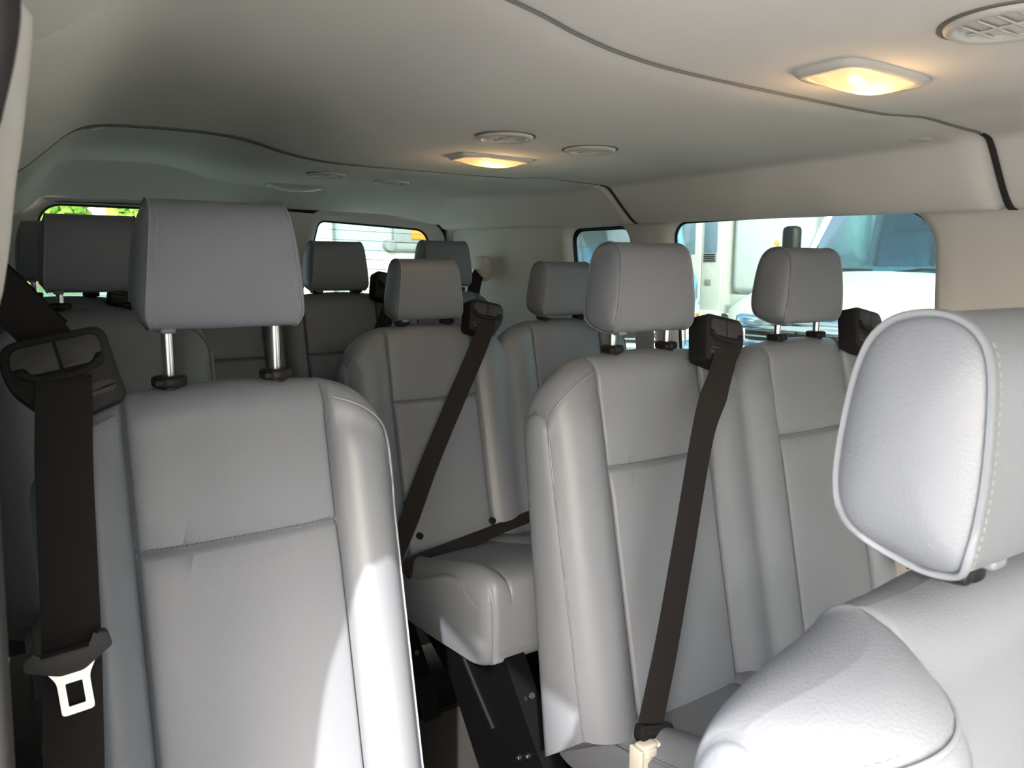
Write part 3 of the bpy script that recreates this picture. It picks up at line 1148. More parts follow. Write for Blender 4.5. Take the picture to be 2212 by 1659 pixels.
def cushion(root, centers, wo_, wi, zoff=0.0, yoff=0.0, deep=1.0, ds=0.105):
    cr_ = 0.034
    x_lo, x_hi = centers[0] - wo_, centers[-1] + wo_
    prof = [(-0.02, -0.835), (-0.01, -0.79), (-0.02, -0.745), (-0.06, -0.722), (-0.14, -0.706), (-0.24, -0.682), (-0.34, -0.655), (-0.43, -0.629), (-0.485, -0.619),
            (-0.53, -0.621), (-0.556, -0.634), (-0.567, -0.668), (-0.57, -0.72), (-0.568, -0.772), (-0.552, -0.797), (-0.50, -0.805), (-0.3, -0.82)]
    LP = spline([(0, a * deep, b_) for a, b_ in prof], 90, closed=True)
    xs = set(round(x_lo + (x_hi - x_lo) * i / 48, 5) for i in range(49))
    for c in centers:
        for s in (-1, 1):
            for d in (-0.008, -0.0045, -0.0026, -0.0013, 0, 0.0013, 0.0026, 0.0045, 0.008):
                xs.add(round(c + s * ds + d, 5))
    for d in (0.001, 0.003, 0.007, 0.012, 0.0157, 0.0185, 0.02, 0.0215, 0.0243, 0.03, 0.04, 0.05):
        xs.add(round(x_lo + d, 5))
        xs.add(round(x_hi - d, 5))
    xs = sorted(x for x in xs if x_lo - 1e-6 <= x <= x_hi + 1e-6)
    vs, fs = [], []
    n_ = len(LP)
    rows = []
    for x in xs:
        c = min(centers, key=lambda q: abs(q - x))
        d = abs(x - c)
        e = min(x - x_lo, x_hi - x)
        t = max(0.0, 1 - e / cr_)
        rb = cr_ * (1 - sqrt(max(0.0, 1 - t * t)))
        row = []
        for p in LP:
            y, z = p.y, p.z
            ft = smooth01((-0.30 - y) / 0.2)
            y += rb * ft * 1.2
            top = smooth01((z - (-0.76 - 0.14 * y)) / 0.04)
            if d > ds:
                z += top * (0.012 * sin(pi * min(1, (d - ds) / (wo_ - ds))) - 0.022 * max(0.0, 1 - e / 0.05) ** 2)
            z -= 0.006 * exp(-((d - ds) / 0.0028) ** 2) * top
            if d < ds:
                z -= 0.006 * exp(-((p.y + 0.405) / 0.006) ** 2) * top
            fr = smooth01((-0.54 * deep - p.y) / 0.02)
            y += 0.004 * exp(-((e - 0.020) / 0.0028) ** 2) * fr
            row.append(Vector((x, y + yoff, z + zoff)))
        rows.append(row)
        vs += row
    for i in range(len(xs) - 1):
        for k in range(n_):
            k2 = (k + 1) % n_
            fs.append((i * n_ + k, i * n_ + k2, (i + 1) * n_ + k2, (i + 1) * n_ + k))
    cu = mesh('cushion', vs, fs, LEATHER, root, angle=80)
    for side, row in ((-1, rows[0]), (1, rows[-1])):
        cy, cz = -0.29 + yoff, -0.70 + zoff
        cv, cf = [], []
        RS = [1.0, 0.97, 0.92, 0.8, 0.5, 0.02]
        for s_ in RS:
            for p in row:
                cv.append(Vector((p.x + side * 0.010 * (1 - s_ ** 3), cy + (p.y - cy) * s_, cz + (p.z - cz) * s_)))
        for i in range(len(RS) - 1):
            for k in range(n_):
                k2 = (k + 1) % n_
                cf.append((i * n_ + k, i * n_ + k2, (i + 1) * n_ + k2, (i + 1) * n_ + k))
        cf.append(tuple((len(RS) - 1) * n_ + k for k in range(n_)))
        mesh('side_panel', cv, cf, LEATHER, cu, angle=80)
        edge_x = row[0].x
        order = rows if side < 0 else rows[::-1]
        kf = min(range(n_), key=lambda k: (LP[k].y + 0.566 * deep) ** 2 + (LP[k].z + 0.662) ** 2)
        e = [p + Vector((side * 0.001, 0, 0)) for k, p in enumerate(row) if k > 14 and LP[k].y > -0.52 * deep and LP[k].z > -0.735 and k < kf]
        lim = 0.021
        e += [r_[kf] + Vector((0, -0.0006, 0)) for r_ in order if abs(r_[kf].x - edge_x) < lim]
        e = resample(e, 0.006)
        tube('piping', e, 0.0017, PIPING, cu, 6)
        stitches('stitching', [p + Vector((side * 0.003, -0.001, -0.006)) for p in e[4:]], cu, THREAD)
    # hem along the front
    for c in centers:
        stitches('stitching', [Vector((c - 0.14 + 0.28 * k / 20, -0.572 + yoff, -0.757 + zoff)) for k in range(21)], cu, THREAD)
    # plastic anchor buttons at the foot of the backrest
    return cu

def pedestal(root, xs_):
    for x in xs_:
        # a slanted side plate with a folded front flange, bolts and slots
        lp = [(-0.56, -0.775), (-0.16, -0.795), (-0.20, -0.86), (-0.34, -0.93), (-0.47, FLOOR_Z + 0.012), (-0.80, FLOOR_Z + 0.012), (-0.75, -1.0), (-0.66, -0.90)]
        vs = [(x - 0.003, a, b_) for a, b_ in lp] + [(x + 0.003, a, b_) for a, b_ in lp]
        N = len(lp)
        fs = [tuple(range(N)), tuple(range(2 * N - 1, N - 1, -1))] + [(i, (i + 1) % N, N + (i + 1) % N, N + i) for i in range(N)]
        leg = mesh('leg', vs, fs, STEELBLK, root, smooth=False)
        fp = [(-0.56, -0.775), (-0.66, -0.90), (-0.75, -1.0), (-0.80, FLOOR_Z + 0.012)]
        vs, fs = [], []
        for a, b_ in fp:
            vs += [(x, a - 0.004, b_ - 0.004), (x + 0.045, a - 0.004, b_ - 0.004), (x + 0.045, a + 0.002, b_), (x, a + 0.002, b_)]
        for k in range(3):
            for q in range(4):
                q2 = (q + 1) % 4
                fs.append((4 * k + q, 4 * k + q2, 4 * k + 4 + q2, 4 * k + 4 + q))
        mesh('flange', vs, fs, STEELBLK, leg, smooth=False)
        tube('rib', spline([(x - 0.006, -0.36, -0.80), (x - 0.006, -0.42, -0.86), (x - 0.006, -0.50, -0.93), (x - 0.006, -0.53, -0.955)], 14), 0.008, STEELBLK, leg, 8)
        for (a, b_) in ((-0.655, -0.945), (-0.625, -0.965), (-0.655, -0.985)):
            bo = cyl('bolt', (x - 0.006, a, b_), 0.010, 0.008, STEELBLK, leg, axis='X', n=16, bev=0.002)
            cyl('bolt_centre', (x - 0.0105, a, b_), 0.005, 0.003, CHROME, bo, axis='X', n=6)
        for (a, b_) in ((-0.618, -0.842), (-0.712, -0.955)):
            cyl('slot', (x + 0.024, a - 0.007, b_), 0.006, 0.004, CHROME, leg, axis='Y', n=16, rot=Matrix.Rotation(radians(-40), 3, 'X'))
    box('floor_rail', ((xs_[0] + xs_[-1]) / 2 + 0.02, -0.62, FLOOR_Z + 0.006), (xs_[-1] - xs_[0] + 0.12, 0.32, 0.012), STEELBLK, root, bev=0.004)

def belt_guide(root, x, y, z, tilt, flip=1):
    """black plastic shoulder guide; flip=1: its low lobe is at the left"""
    M = Matrix.Translation((x, y, z)) @ Matrix.Rotation(tilt, 4, 'Y') @ Matrix.Rotation(radians(-14), 4, 'X') @ Matrix.Diagonal((flip, 1, 1, 1))
    outline = trapezoid_hole([(0.050, 0.036), (-0.052, 0.036), (-0.056, -0.010), (-0.020, -0.062), (0.052, -0.050)], (0.016, 0.02, 0.02, 0.012, 0.01), 6)
    gd_ = plate('belt_guide', outline, -0.012, 0.030, BLACK, root, bev=0.005, M=M)
    face = trapezoid_hole([(0.044, 0.029), (-0.045, 0.029), (-0.049, -0.010), (0.040, -0.010)], (0.012, 0.014, 0.01, 0.012), 6)
    plate('slot', face, -0.0128, -0.006, SLOT, gd_, bev=0.0006, M=M)
    l1 = trapezoid_hole([(-0.0025, 0.027), (-0.043, 0.027), (-0.046, 0.006), (-0.034, 0.006), (-0.030, -0.003), (-0.0025, -0.003)], (0.001, 0.012, 0.004, 0.003, 0.004, 0.001), 4)
    l2 = trapezoid_hole([(0.041, 0.027), (0.0005, 0.027), (0.0005, -0.003), (0.028, -0.003), (0.034, 0.006), (0.041, 0.006)], (0.010, 0.001, 0.001, 0.004, 0.003, 0.004), 4)
    plate('cover_plate', l1, -0.0155, -0.011, CHARCOAL, gd_, bev=0.001, M=M)
    plate('cover_plate', l2, -0.0155, -0.011, CHARCOAL, gd_, bev=0.001, M=M)
    low = []
    for k in range(15):                              # the smiling slot's lower lip
        t = k / 14 * 2 - 1
        low.append(M @ Vector((t * 0.040, -0.0150, -0.010 + 0.013 * abs(t) ** 4)))
    tube('slot_lip', low, 0.0036, SLOT, gd_, 8)
    ins = trapezoid_hole([(0.044, -0.024), (-0.02, -0.024), (-0.02, -0.042), (0.044, -0.038)], (0.008, 0.003, 0.003, 0.008), 5)
    plate('insert', ins, -0.0142, -0.010, CHARCOAL, gd_, bev=0.0008, M=M)
    return gd_

def seat_unit(name, loc, lab, cat, centers, wo_, wi, raises, guides, group=None, dz=0.0, pedx=None, collar_h=0.065, deep=1.0, cw=0.168):
    t = empty(name, (loc[0], loc[1], 0), lab, cat, group)
    t.location.z = dz
    backrest(t, centers, wo_, wi)
    for c, r in zip(centers, raises):
        headrest(t, c, ZTOP, raise_=r, hh=collar_h)
    cushion(t, centers, cw, wi, deep=deep)
    pedestal(t, pedx or [centers[0] - 0.12, centers[-1] + 0.12])
    for (gx, gz, tl, fp) in guides:
        belt_guide(t, gx, -0.052, gz, tl, fp)
    return t

# heights of the copied headrests differ from seat to seat
def lift_headrest(root, which, dz, new_raise):
    hs_ = [c for c in root.children if c.name.split('.')[0] == 'headrest']
    h = hs_[which]
    h.location.z += dz
# second row
s2l = seat_unit('single_seat', (0.236, 1.005), 'nearest grey leather single seat with raised headrest, sunlit on its right side', 'seat',
                [0.0], 0.208, 0.208, [0.067], [(-0.180, -0.107, radians(-11), 1)], 'grey leather passenger seats')
s2r = seat_unit('double_seat', (0.95, 1.005), 'grey leather double seat of the second row beside the large window', 'seat',
                [0.0, 0.447], 0.225, 0.2235, [0.032, 0.031], [(0.150, -0.122, radians(11), -1), (0.447 + 0.160, -0.122, radians(11), -1)], 'grey leather passenger seats')
# third row
s3r = copy_tree(s2r)
s3r.location = (0.925, 1.783, 0)
for c_ in s2r.children:
    if c_.name.split('.')[0] == 'cushion':
        c_.location.z = -0.035
label(s3r, 'grey leather double seat of the third row, seen across the aisle', 'seat')
for c_ in s3r.children:
    if c_.name.split('.')[0] == 'backrest':
        for xq in (-0.095, 0.118):                     # dark anchor buttons low on the aisle seat
            cyl('anchor_button', (xq, seat_yf(-0.655) - 0.014, -0.655), 0.0085, 0.012, BLACK, c_, axis='Y', n=16, bev=0.002)
s3l = copy_tree(s2l)
s3l.location = (0.176, 1.783, 0.06)
for c_ in s3l.children:
    if c_.name.split('.')[0] in ('leg', 'floor_rail'):
        c_.location.z = -0.06
label(s3l, 'shaded grey single seat directly behind the nearest single seat', 'seat')
# fourth row: two doubles side by side
s4r = seat_unit('rear_double_seat', (0.909, 2.353), 'shaded double seat at the very back in front of the right rear door', 'seat',
                [0.0, 0.385], 0.185, 0.1925, [0.004, 0.014], [(0.155, -0.118, radians(11), -1)], 'grey leather passenger seats', dz=0.066, deep=0.82)
s4l = copy_tree(s4r)
s4l.location = (0.155, 2.353, 0.066)
for t_ in (s4r, s4l):
    for c_ in t_.children:
        if c_.name.split('.')[0] in ('leg', 'floor_rail'):
            c_.location.z = -0.066
lift_headrest(s4l, 0, 0.035, 0)
label(s4l, 'shaded double seat at the very back in front of the left rear door', 'seat')

lift_headrest(s3r, 0, -0.022, 0)
lift_headrest(s3r, 1, -0.024, 0)
lift_headrest(s3l, 0, -0.036, 0)

# front passenger seat, close on the right ------------------------------------
def wrinkle(x, z):
    y = 0.0
    # slack folds of the leather over the outer bolster
    for (x0, z0, a, wdt, amp) in ((-0.15, -0.30, 0.9, 0.012, 0.006), (-0.15, -0.26, 0.75, 0.010, 0.004), (-0.13, -0.35, 1.0, 0.013, 0.006)):
        dx, dz = x - x0, z - z0
        n_ = -sin(a) * dx + cos(a) * dz
        l_ = cos(a) * dx + sin(a) * dz
        y += amp * exp(-(n_ / wdt) ** 2) * exp(-(l_ / 0.055) ** 2)
    return y
fs_ = empty('front_seat', (0.568, 0.237, -0.052), 'large grey leather front seat close on the right with lowered headrest', 'seat', 'grey leather passenger seats')
backrest(fs_, [0.0], 0.258, 0.258, wrinkle=wrinkle, cdrop=0.050, bamp=0.050, wing=True, flare=0.065, ap=0.150)
headrest(fs_, 0.0, ZTOP, raise_=0.014, wb_=0.125, wt=0.114, pipe=0.0026)
cushion(fs_, [0.0], 0.22, 0.22, ds=0.15)
pedestal(fs_, [-0.15, 0.15])

# ------------------------------------------------------------------ seat belts
X1 = Vector((1, 0, 0))
def belt(lab, pts, wid=0.048, tongue=None, n=60):
    t = empty('seat_belt', pts[0][0], lab, 'seat belt', 'black seat belts')
    o = t.location.copy()
    rb = ribbon('webbing', [(Vector(p) - o, Vector(d)) for p, d in pts], wid, WEB, t, n=n)
    if tongue:
        tongue(t, o)
    return t

def tongue_L(t, o):
    c = Vector((0.0335, 0.822, -0.372)) - o
    M = Matrix.Translation(c) @ Matrix.Rotation(radians(-4), 4, 'Y') @ Matrix.Rotation(radians(-10), 4, 'X') @ Matrix.Diagonal((0.86, 1, 0.80, 1))
    body = trapezoid_hole([(0.042, 0.016), (0.030, 0.020), (0.024, 0.006), (-0.030, 0.006), (-0.036, 0.014), (-0.044, 0.008), (-0.044, -0.006), (-0.012, -0.022), (0.012, -0.022), (0.044, -0.002)], (0.004,) * 10, 4)
    tb = plate('tongue', body, -0.010, 0.006, CHARCOAL, t, bev=0.003, M=M)
    ou = trapezoid_hole([(0.027, -0.010), (-0.027, -0.010), (-0.0165, -0.030), (-0.0165, -0.072), (0.0165, -0.072), (0.0165, -0.030)], (0.002, 0.002, 0.006, 0.005, 0.005, 0.006), 5)
    inn = trapezoid_hole([(0.0085, -0.034), (-0.0085, -0.034), (-0.0085, -0.045), (-0.0085, -0.062), (0.0085, -0.062), (0.0085, -0.045)], (0.0015,) * 6, 5)
    N = len(ou)
    vs, fs = [], []
    for y in (-0.0035, 0.0):
        vs += [M @ Vector((p[0], y, p[1])) for p in ou] + [M @ Vector((p[0], y, p[1])) for p in inn]
    for i in range(N):
        j = (i + 1) % N
        fs += [(i, j, N + j, N + i), (2 * N + i, 2 * N + j, 3 * N + j, 3 * N + i), (i, j, 2 * N + j, 2 * N + i), (N + i, N + j, 3 * N + j, 3 * N + i)]
    label(mesh('tongue_plate', vs, fs, CHROME, tb, smooth=False), 'bright metal latch plate')

belt('belt hanging down the nearest single seat with metal tongue', [
    ((0.057, 0.962, -0.108), X1), ((0.056, 0.938, -0.115), X1), ((0.054, 0.922, -0.135), X1), ((0.047, 0.888, -0.198), X1), ((0.042, 0.862, -0.289), X1), ((0.037, 0.834, -0.376), X1), ((0.029, 0.80, -0.479), X1), ((0.020, 0.755, -0.58), X1)], wid=0.052, tongue=tongue_L)
D45 = Vector((0.62, 0.0, 0.78))
belt('belt running from the left wall to the nearest shoulder guide', [
    ((-0.055, 0.99, 0.055), D45), ((-0.015, 0.985, 0.0), D45), ((0.03, 0.98, -0.055), D45), ((0.06, 0.965, -0.10), D45)], n=24)
belt('belt running from the left wall to the seat behind the nearest one', [
    ((-0.03, 1.72, 0.03), D45), ((0.02, 1.72, -0.02), D45), ((0.07, 1.72, -0.085), D45), ((0.10, 1.73, -0.12), D45)], n=24)

def buckle_R(t, o):
    c = Vector((0.806, 0.80, -0.722)) - o
    M = Matrix.Translation(c) @ Matrix.Rotation(radians(16), 4, 'Y') @ Matrix.Rotation(radians(-12), 4, 'X')
    body = trapezoid_hole([(0.036, 0.016), (-0.034, 0.016), (-0.036, -0.004), (-0.016, -0.022), (0.020, -0.022), (0.036, -0.012)], (0.006,) * 6, 4)
    tb = plate('tongue', body, -0.012, 0.006, BLACK, t, bev=0.004, M=M)
    plate('tongue_slot', rrect(-0.026, 0.026, 0.002, 0.006, (0.001,) * 4, 2), -0.0125, -0.008, SLOT, tb, bev=0.0003, M=M)

D2 = Vector((1, 0, 0.12))
belt('belt across the left half of the second-row double seat', [
    ((1.101, 0.965, -0.126), D2), ((1.097, 0.941, -0.133), D2), ((1.088, 0.928, -0.150), D2), ((1.050, 0.910, -0.20), D2), ((0.984, 0.880, -0.272), D2), ((0.912, 0.848, -0.454), D2), ((0.852, 0.822, -0.605), D2), ((0.801, 0.80, -0.705), D2)], wid=0.051, tongue=buckle_R)
belt('belt at the window side of the second-row double seat', [
    ((1.556, 0.965, -0.126), X1), ((1.556, 0.941, -0.133), X1), ((1.558, 0.928, -0.155), X1), ((1.565, 0.875, -0.27), X1), ((1.565, 0.835, -0.45), X1), ((1.565, 0.81, -0.62), X1)])
belt('belt slanting across the third-row double seat beyond the aisle', [
    ((1.077, 1.743, -0.126), D2), ((1.073, 1.719, -0.133), D2), ((1.064, 1.706, -0.150), D2), ((1.028, 1.688, -0.205), D2), ((0.944, 1.652, -0.321), D2), ((0.848, 1.618, -0.468), D2), ((0.777, 1.59, -0.589), D2), ((0.725, 1.572, -0.665), D2)])
belt('lap belt lying across the third-row cushion', [
    ((0.73, 1.53, -0.688), Vector((0, .75, .65))), ((0.79, 1.57, -0.692), Vector((0, .7, .65))), ((0.90, 1.60, -0.690), Vector((0, .75, .6))), ((1.02, 1.615, -0.675), Vector((0, .95, .3))), ((1.16, 1.62, -0.655), Vector((0, .95, .3)))], wid=0.042, n=40)
belt('belt on the shaded double seat at the very back', [
    ((1.075, 2.295, -0.05), D2), ((1.071, 2.275, -0.062), D2), ((1.060, 2.258, -0.09), D2), ((1.000, 2.225, -0.20), D2), ((0.93, 2.20, -0.33), D2), ((0.85, 2.17, -0.47), D2)])

belt('belt hanging from the right rear pillar beside the last headrest', [
    ((1.625, 2.66, -0.02), Vector((0.6, 0.6, 0.2))), ((1.56, 2.58, -0.06), Vector((0.8, 0.3, 0.3))), ((1.50, 2.50, -0.13), Vector((0.9, 0.1, 0.3))), ((1.47, 2.44, -0.25), X1)], n=24)
ac = empty('belt_anchor', (1.655, 2.68, 0.0), 'pale plastic belt anchor cover on the right rear pillar', 'cover')
box('cover', (0, 0, 0), (0.05, 0.09, 0.10), TRIM, ac, bev=0.02)
cyl('anchor_bolt', (-0.03, 0, -0.015), 0.014, 0.02, CHROME, ac, axis='X', n=16, bev=0.003)

# white buckle at the foot of the double seat
bk = empty('belt_buckle', (0.778, 0.785, -0.758), 'cream plastic belt buckle standing on the second-row cushion below the belt', 'buckle')
box('buckle_body', (0, 0, 0.012), (0.032, 0.022, 0.055), WHITEPL, bk, bev=0.004)
box('side_rail', (-0.019, 0, 0.016), (0.008, 0.026, 0.042), WHITEPL, bk, bev=0.002)
box('side_rail', (0.019, 0, 0.016), (0.008, 0.026, 0.042), WHITEPL, bk, bev=0.002)
box('release_button', (0, -0.012, 0.028), (0.020, 0.006, 0.014), WHITEPL, bk, bev=0.002)
box('stalk', (0, 0.004, -0.03), (0.020, 0.008, 0.05), BLACK, bk, bev=0.002)

# ------------------------------------------------------------------ outside: vehicles
GZ = -1.75

def wheel(parent, c, r=0.42, wdt=0.25, axis='X'):
    t_ = cyl('wheel', c, r, wdt, RUBBER, parent, axis=axis, n=32, bev=0.03)
    cyl('rim', c, r * 0.58, wdt + 0.02, ALU, t_, axis=axis, n=24, bev=0.02)
    return t_

def loft_x(name, secs, m, parent, angle=40, cap=True):
    """secs: list of (x, loop of (y,z)); closed loops of equal length"""
    vs, fs = [], []
    n_ = len(secs[0][1])
    for x, lp in secs:
        vs += [(x + (p[2] if len(p) > 2 else 0), p[0], p[1]) for p in lp]
    for i in range(len(secs) - 1):
        for k in range(n_):
            k2 = (k + 1) % n_
            fs.append((i * n_ + k, i * n_ + k2, (i + 1) * n_ + k2, (i + 1) * n_ + k))
    if cap:
        fs.append(tuple(range(n_)))
        fs.append(tuple((len(secs) - 1) * n_ + k for k in range(n_)))
    return mesh(name, vs, fs, m, parent, angle=angle)

def nose_truck(lab, loc, paint, mirror=True, chrome=BLUECHR, rot=0.0):
    """a conventional-cab truck whose nose points along -x; local z=0 is the ground"""
    t = empty('truck', loc, lab, 'truck', 'trucks parked around the van', rot=(0, 0, rot))
    # hood and fenders
    def hl(hw, zt_, zb, crown=0.06, rr=0.16):
        lp = []
        for k in range(13):
            a = -1 + 2 * k / 12
            lp.append((hw * a, zt_ + crown * (1 - a * a) - rr * max(0.0, abs(a) - 0.78) ** 2 / 0.0484 * 0.5))
        return lp + [(hw, zb), (-hw, zb)]
    hood = loft_x('hood', [(0.03, hl(0.86, 1.36, 0.95)), (0.08, hl(0.93, 1.42, 0.6)), (0.3, hl(0.98, 1.50, 0.55)), (0.8, hl(0.99, 1.60, 0.55)), (1.22, hl(0.99, 1.68, 0.55))], paint, t, angle=35)
    # cab body with an open windscreen frame
    zr = 2.65
    cab_lo = loft_x('cab_lower', [(1.2, [(-1.0, 0.55), (1.0, 0.55), (1.0, 1.70), (-1.0, 1.70)]), (2.7, [(-1.0, 0.55), (1.0, 0.55), (1.0, 1.74), (-1.0, 1.74)])], paint, t)
    box('cab_roof', (2.25, 0, zr), (1.2, 1.72, 0.10), paint, t, bev=0.045)
    box('cab_back', (2.72, 0, 2.2), (0.06, 1.9, 0.98), CABIN, t, bev=0.02)
    for s in (-1, 1):
        tube('a_pillar', [(1.26, s * 0.93, 1.70), (1.70, s * 0.80, zr - 0.03)], 0.045, paint, t, 8)
        tube('door_frame', [(2.66, s * 0.97, 1.72), (2.62, s * 0.82, zr - 0.02)], 0.05, paint, t, 8)
        gs = [(1.36, s * 0.95, 1.72), (2.62, s * 0.97, 1.74), (2.58, s * 0.83, zr - 0.05), (1.74, s * 0.81, zr - 0.05)]
        mesh('side_glass', gs, [(0, 1, 2, 3)], GLASS_V, t, smooth=False)
    ws = [(1.24, -0.90, 1.71), (1.20, -0.45, 1.72), (1.19, 0, 1.725), (1.20, 0.45, 1.72), (1.24, 0.90, 1.71),
          (1.70, 0.78, zr - 0.04), (1.67, 0.4, zr - 0.03), (1.66, 0, zr - 0.03), (1.67, -0.4, zr - 0.03), (1.70, -0.78, zr - 0.04)]
    mesh('windscreen', ws, [(0, 1, 8, 9), (1, 2, 7, 8), (2, 3, 6, 7), (3, 4, 5, 6)], GLASS_V, t)
    box('dashboard', (1.52, 0, 1.70), (0.5, 1.7, 0.16), CABIN, t, bev=0.05)
    tube('steering_wheel', [(1.86 + 0.06 * sin(a * pi / 10), -0.42 + 0.21 * cos(a * pi / 10), 1.86 + 0.19 * sin(a * pi / 10)) for a in range(20)], 0.016, BLACK, t, 8, closed=True)
    for y in (-0.42, 0.42):
        sb = box('cab_seat', (2.42, y, 1.86), (0.18, 0.58, 0.66), SEATBLUE, t, bev=0.07, rot=(0, radians(8), 0))
        box('cab_headrest', (2.47, y, 2.29), (0.12, 0.30, 0.22), SEATBLUE, sb, bev=0.05)
    for (y0, y1) in ((0.70, 0.05), (-0.12, -0.80)):
        wi_ = tube('wiper', [(1.20, y0, 1.715), (1.205, (y0 + y1) / 2, 1.755), (1.21, y1, 1.745)], 0.012, RUBBER, t, 6)
    # grille with chrome surround and honeycomb bars
    gp = box('grille', (0.0, 0, 1.04), (0.10, 1.20, 0.40), BLACK, t, bev=0.03)
    box('chrome_bar', (-0.05, 0, 1.24), (0.16, 1.36, 0.15), chrome, t, bev=0.045)
    box('chrome_bar', (-0.05, 0, 0.83), (0.10, 1.26, 0.09), chrome, t, bev=0.03)
    box('chrome_bar', (-0.06, 0, 1.03), (0.08, 1.2, 0.07), chrome, t, bev=0.02)
    for s in (-1, 1):
        box('chrome_upright', (-0.03, s * 0.62, 1.03), (0.12, 0.08, 0.44), chrome, t, bev=0.03)
        for zz in (0.90, 0.97, 1.10, 1.16):
            box('grille_bar', (-0.055, s * 0.30, zz), (0.02, 0.56, 0.018), GREYD, gp, bev=0.004)
        hd = loft_x('headlight', [(0.02, [(s * 0.70, 0.86), (s * 0.92, 0.90), (s * 0.93, 1.18), (s * 0.72, 1.12)]), (0.22, [(s * 0.72, 0.86), (s * 0.99, 0.90), (s * 1.0, 1.26), (s * 0.76, 1.22)])], LENSCLR, t, angle=30)
        box('marker_lamp', (0.13, s * 0.985, 1.02), (0.14, 0.03, 0.22), AMBER, hd, bev=0.01)
        cyl('reflector', (0.008, s * 0.82, 1.01), 0.075, 0.03, CHROME, hd, axis='X', n=20)
        wheel(t, (0.72, s * 0.85, 0.44), 0.44, 0.26, 'Y')
    box('bumper', (-0.06, 0, 0.62), (0.22, 2.0, 0.24), chrome, t, bev=0.05)
    if mirror:
        for s in (-1, 1):
            mi = box('mirror', (1.32, s * 1.12, 2.02), (0.14, 0.20, 0.44), BLACK, t, bev=0.05)
            box('lower_mirror', (1.32, s * 1.12, 1.70), (0.14, 0.20, 0.19), BLACK, mi, bev=0.05)
            tube('mirror_arm', [(1.34, s * 0.98, 1.85), (1.33, s * 1.12, 1.88), (1.32, s * 1.18, 1.9)], 0.018, BLACK, mi, 8)
            cyl('marker', (1.25, s * 1.27, 2.05), 0.03, 0.03, AMBER, mi, axis='X', n=12)
    # a box body behind
    box('rear_body', (2.66, 0, 1.15), (0.30, 2.0, 1.3), paint, t, bev=0.03)
    wheel(t, (2.2, 0.85, 0.44), 0.44, 0.3, 'Y')
    wheel(t, (2.2, -0.85, 0.44), 0.44, 0.3, 'Y')
    return t

nose_truck('white truck with chrome grille facing the large side window', (6.3, 4.5, GZ), PAINTW)
ct = nose_truck('blue cab with a wide windscreen behind the small side window', (5.15, 6.2, GZ), PAINTB, mirror=False, rot=radians(50))
ct.scale = (1.15, 1.15, 1.15)

# white box truck parked side-on behind the nose truck; it points to the left (+y)
bt = empty('box_truck', (9.9, 7.95, GZ), 'white box truck side-on with cab door and round mirror', 'truck', 'trucks parked around the van')
bt.scale = (1.08, 1.08, 1.08)
def pr(name, c, s, m, par=bt, bev=0.02):
    return box(name, c, s, m, par, bev=bev)
bx = pr('cargo_box', (1.2, -4.60, 2.6), (2.4, 6.4, 2.7), PANELW)
for k in range(1, 7):
    pr('panel_strip', (-0.006, -1.5 - k * 0.9, 2.62), (0.012, 0.05, 2.5), ALU, bx, 0.003)
cyl('corner_post', (0.06, -1.42, 2.6), 0.26, 2.7, ALU, bx, n=24)
cyl('corner_post', (0.0, -1.80, 2.6), 0.06, 2.7, ALU, bx, n=16)
pr('bottom_rail', (0.02, -3.7, 1.16), (0.10, 8.2, 0.18), ALU, bx, 0.01)
pr('nose_panel', (0.35, -0.40, 2.6), (0.5, 1.85, 2.7), PANELW, bx, 0.12)
rv, rf_ = [], []
def rivet(p):
    k = len(rv)
    for a in range(6):
        rv.append((p[0], p[1] + 0.012 * cos(a * pi / 3), p[2] + 0.012 * sin(a * pi / 3)))
    rv.append((p[0] - 0.008, p[1], p[2]))
    for a in range(6):
        rf_.append((k + a, k + (a + 1) % 6, k + 6))
for k in range(26):
    z = 1.3 + k * 0.095
    rivet((-0.014, -1.92, z))
    rivet((-0.014, -2.45, z))
    rivet((0.098, -1.12, z))
for k in range(16):
    rivet((0.098, -1.12 + k * 0.1, 1.30))
for k in range(40):
    rivet((-0.014, -2.0 - k * 0.1, 1.28))
mesh('rivets', rv, rf_, GREYD, bx, smooth=False, kind='stuff')
cb = loft_x('cab', [(0.02, [(0.62, 0.95), (2.9, 0.95), (2.85, 1.75), (2.35, 2.6), (2.1, 2.75), (0.75, 2.75), (0.62, 2.6)]),
                    (2.2, [(0.62, 0.95), (2.9, 0.95), (2.85, 1.75), (2.35, 2.6), (2.1, 2.75), (0.75, 2.75), (0.62, 2.6)])], PAINTW, bt, angle=30)
dr = pr('door', (0.0, 1.5, 1.72), (0.05, 0.98, 1.60), PAINTW, bt, 0.02)
rp = pr('rear_panel', (0.0, 0.80, 1.72), (0.05, 0.40, 1.60), PAINTW, bt, 0.02)
pr('pane', (-0.028, 0.82, 2.16), (0.01, 0.26, 0.60), WINDK, rp, 0.003)
lv = pr('louvre', (-0.03, 0.82, 1.80), (0.02, 0.26, 0.14), GREYD, rp, 0.01)
for k in range(4):
    pr('louvre_slat', (-0.045, 0.82, 1.755 + k * 0.03), (0.014, 0.22, 0.012), BLACK, lv, 0.003)
pr('vent_patch', (-0.03, 0.85, 1.42), (0.012, 0.13, 0.09), GREYD, rp, 0.004)
pr('pane', (-0.028, 1.52, 2.16), (0.01, 0.78, 0.62), WINDK, dr, 0.003)
pr('handle', (-0.045, 1.14, 1.42), (0.04, 0.10, 0.16), BLACK, dr, 0.02)
pr('sill', (-0.05, 0.95, 0.90), (0.14, 0.75, 0.20), PAINTW, bt, 0.03)
cyl('mudguard', (0.15, 1.02, 0.48), 0.50, 0.5, GREYP, bt, axis='X', n=32, bev=0.03)
wheel(bt, (0.12, -3.8, 0.45), 0.45, 0.3)
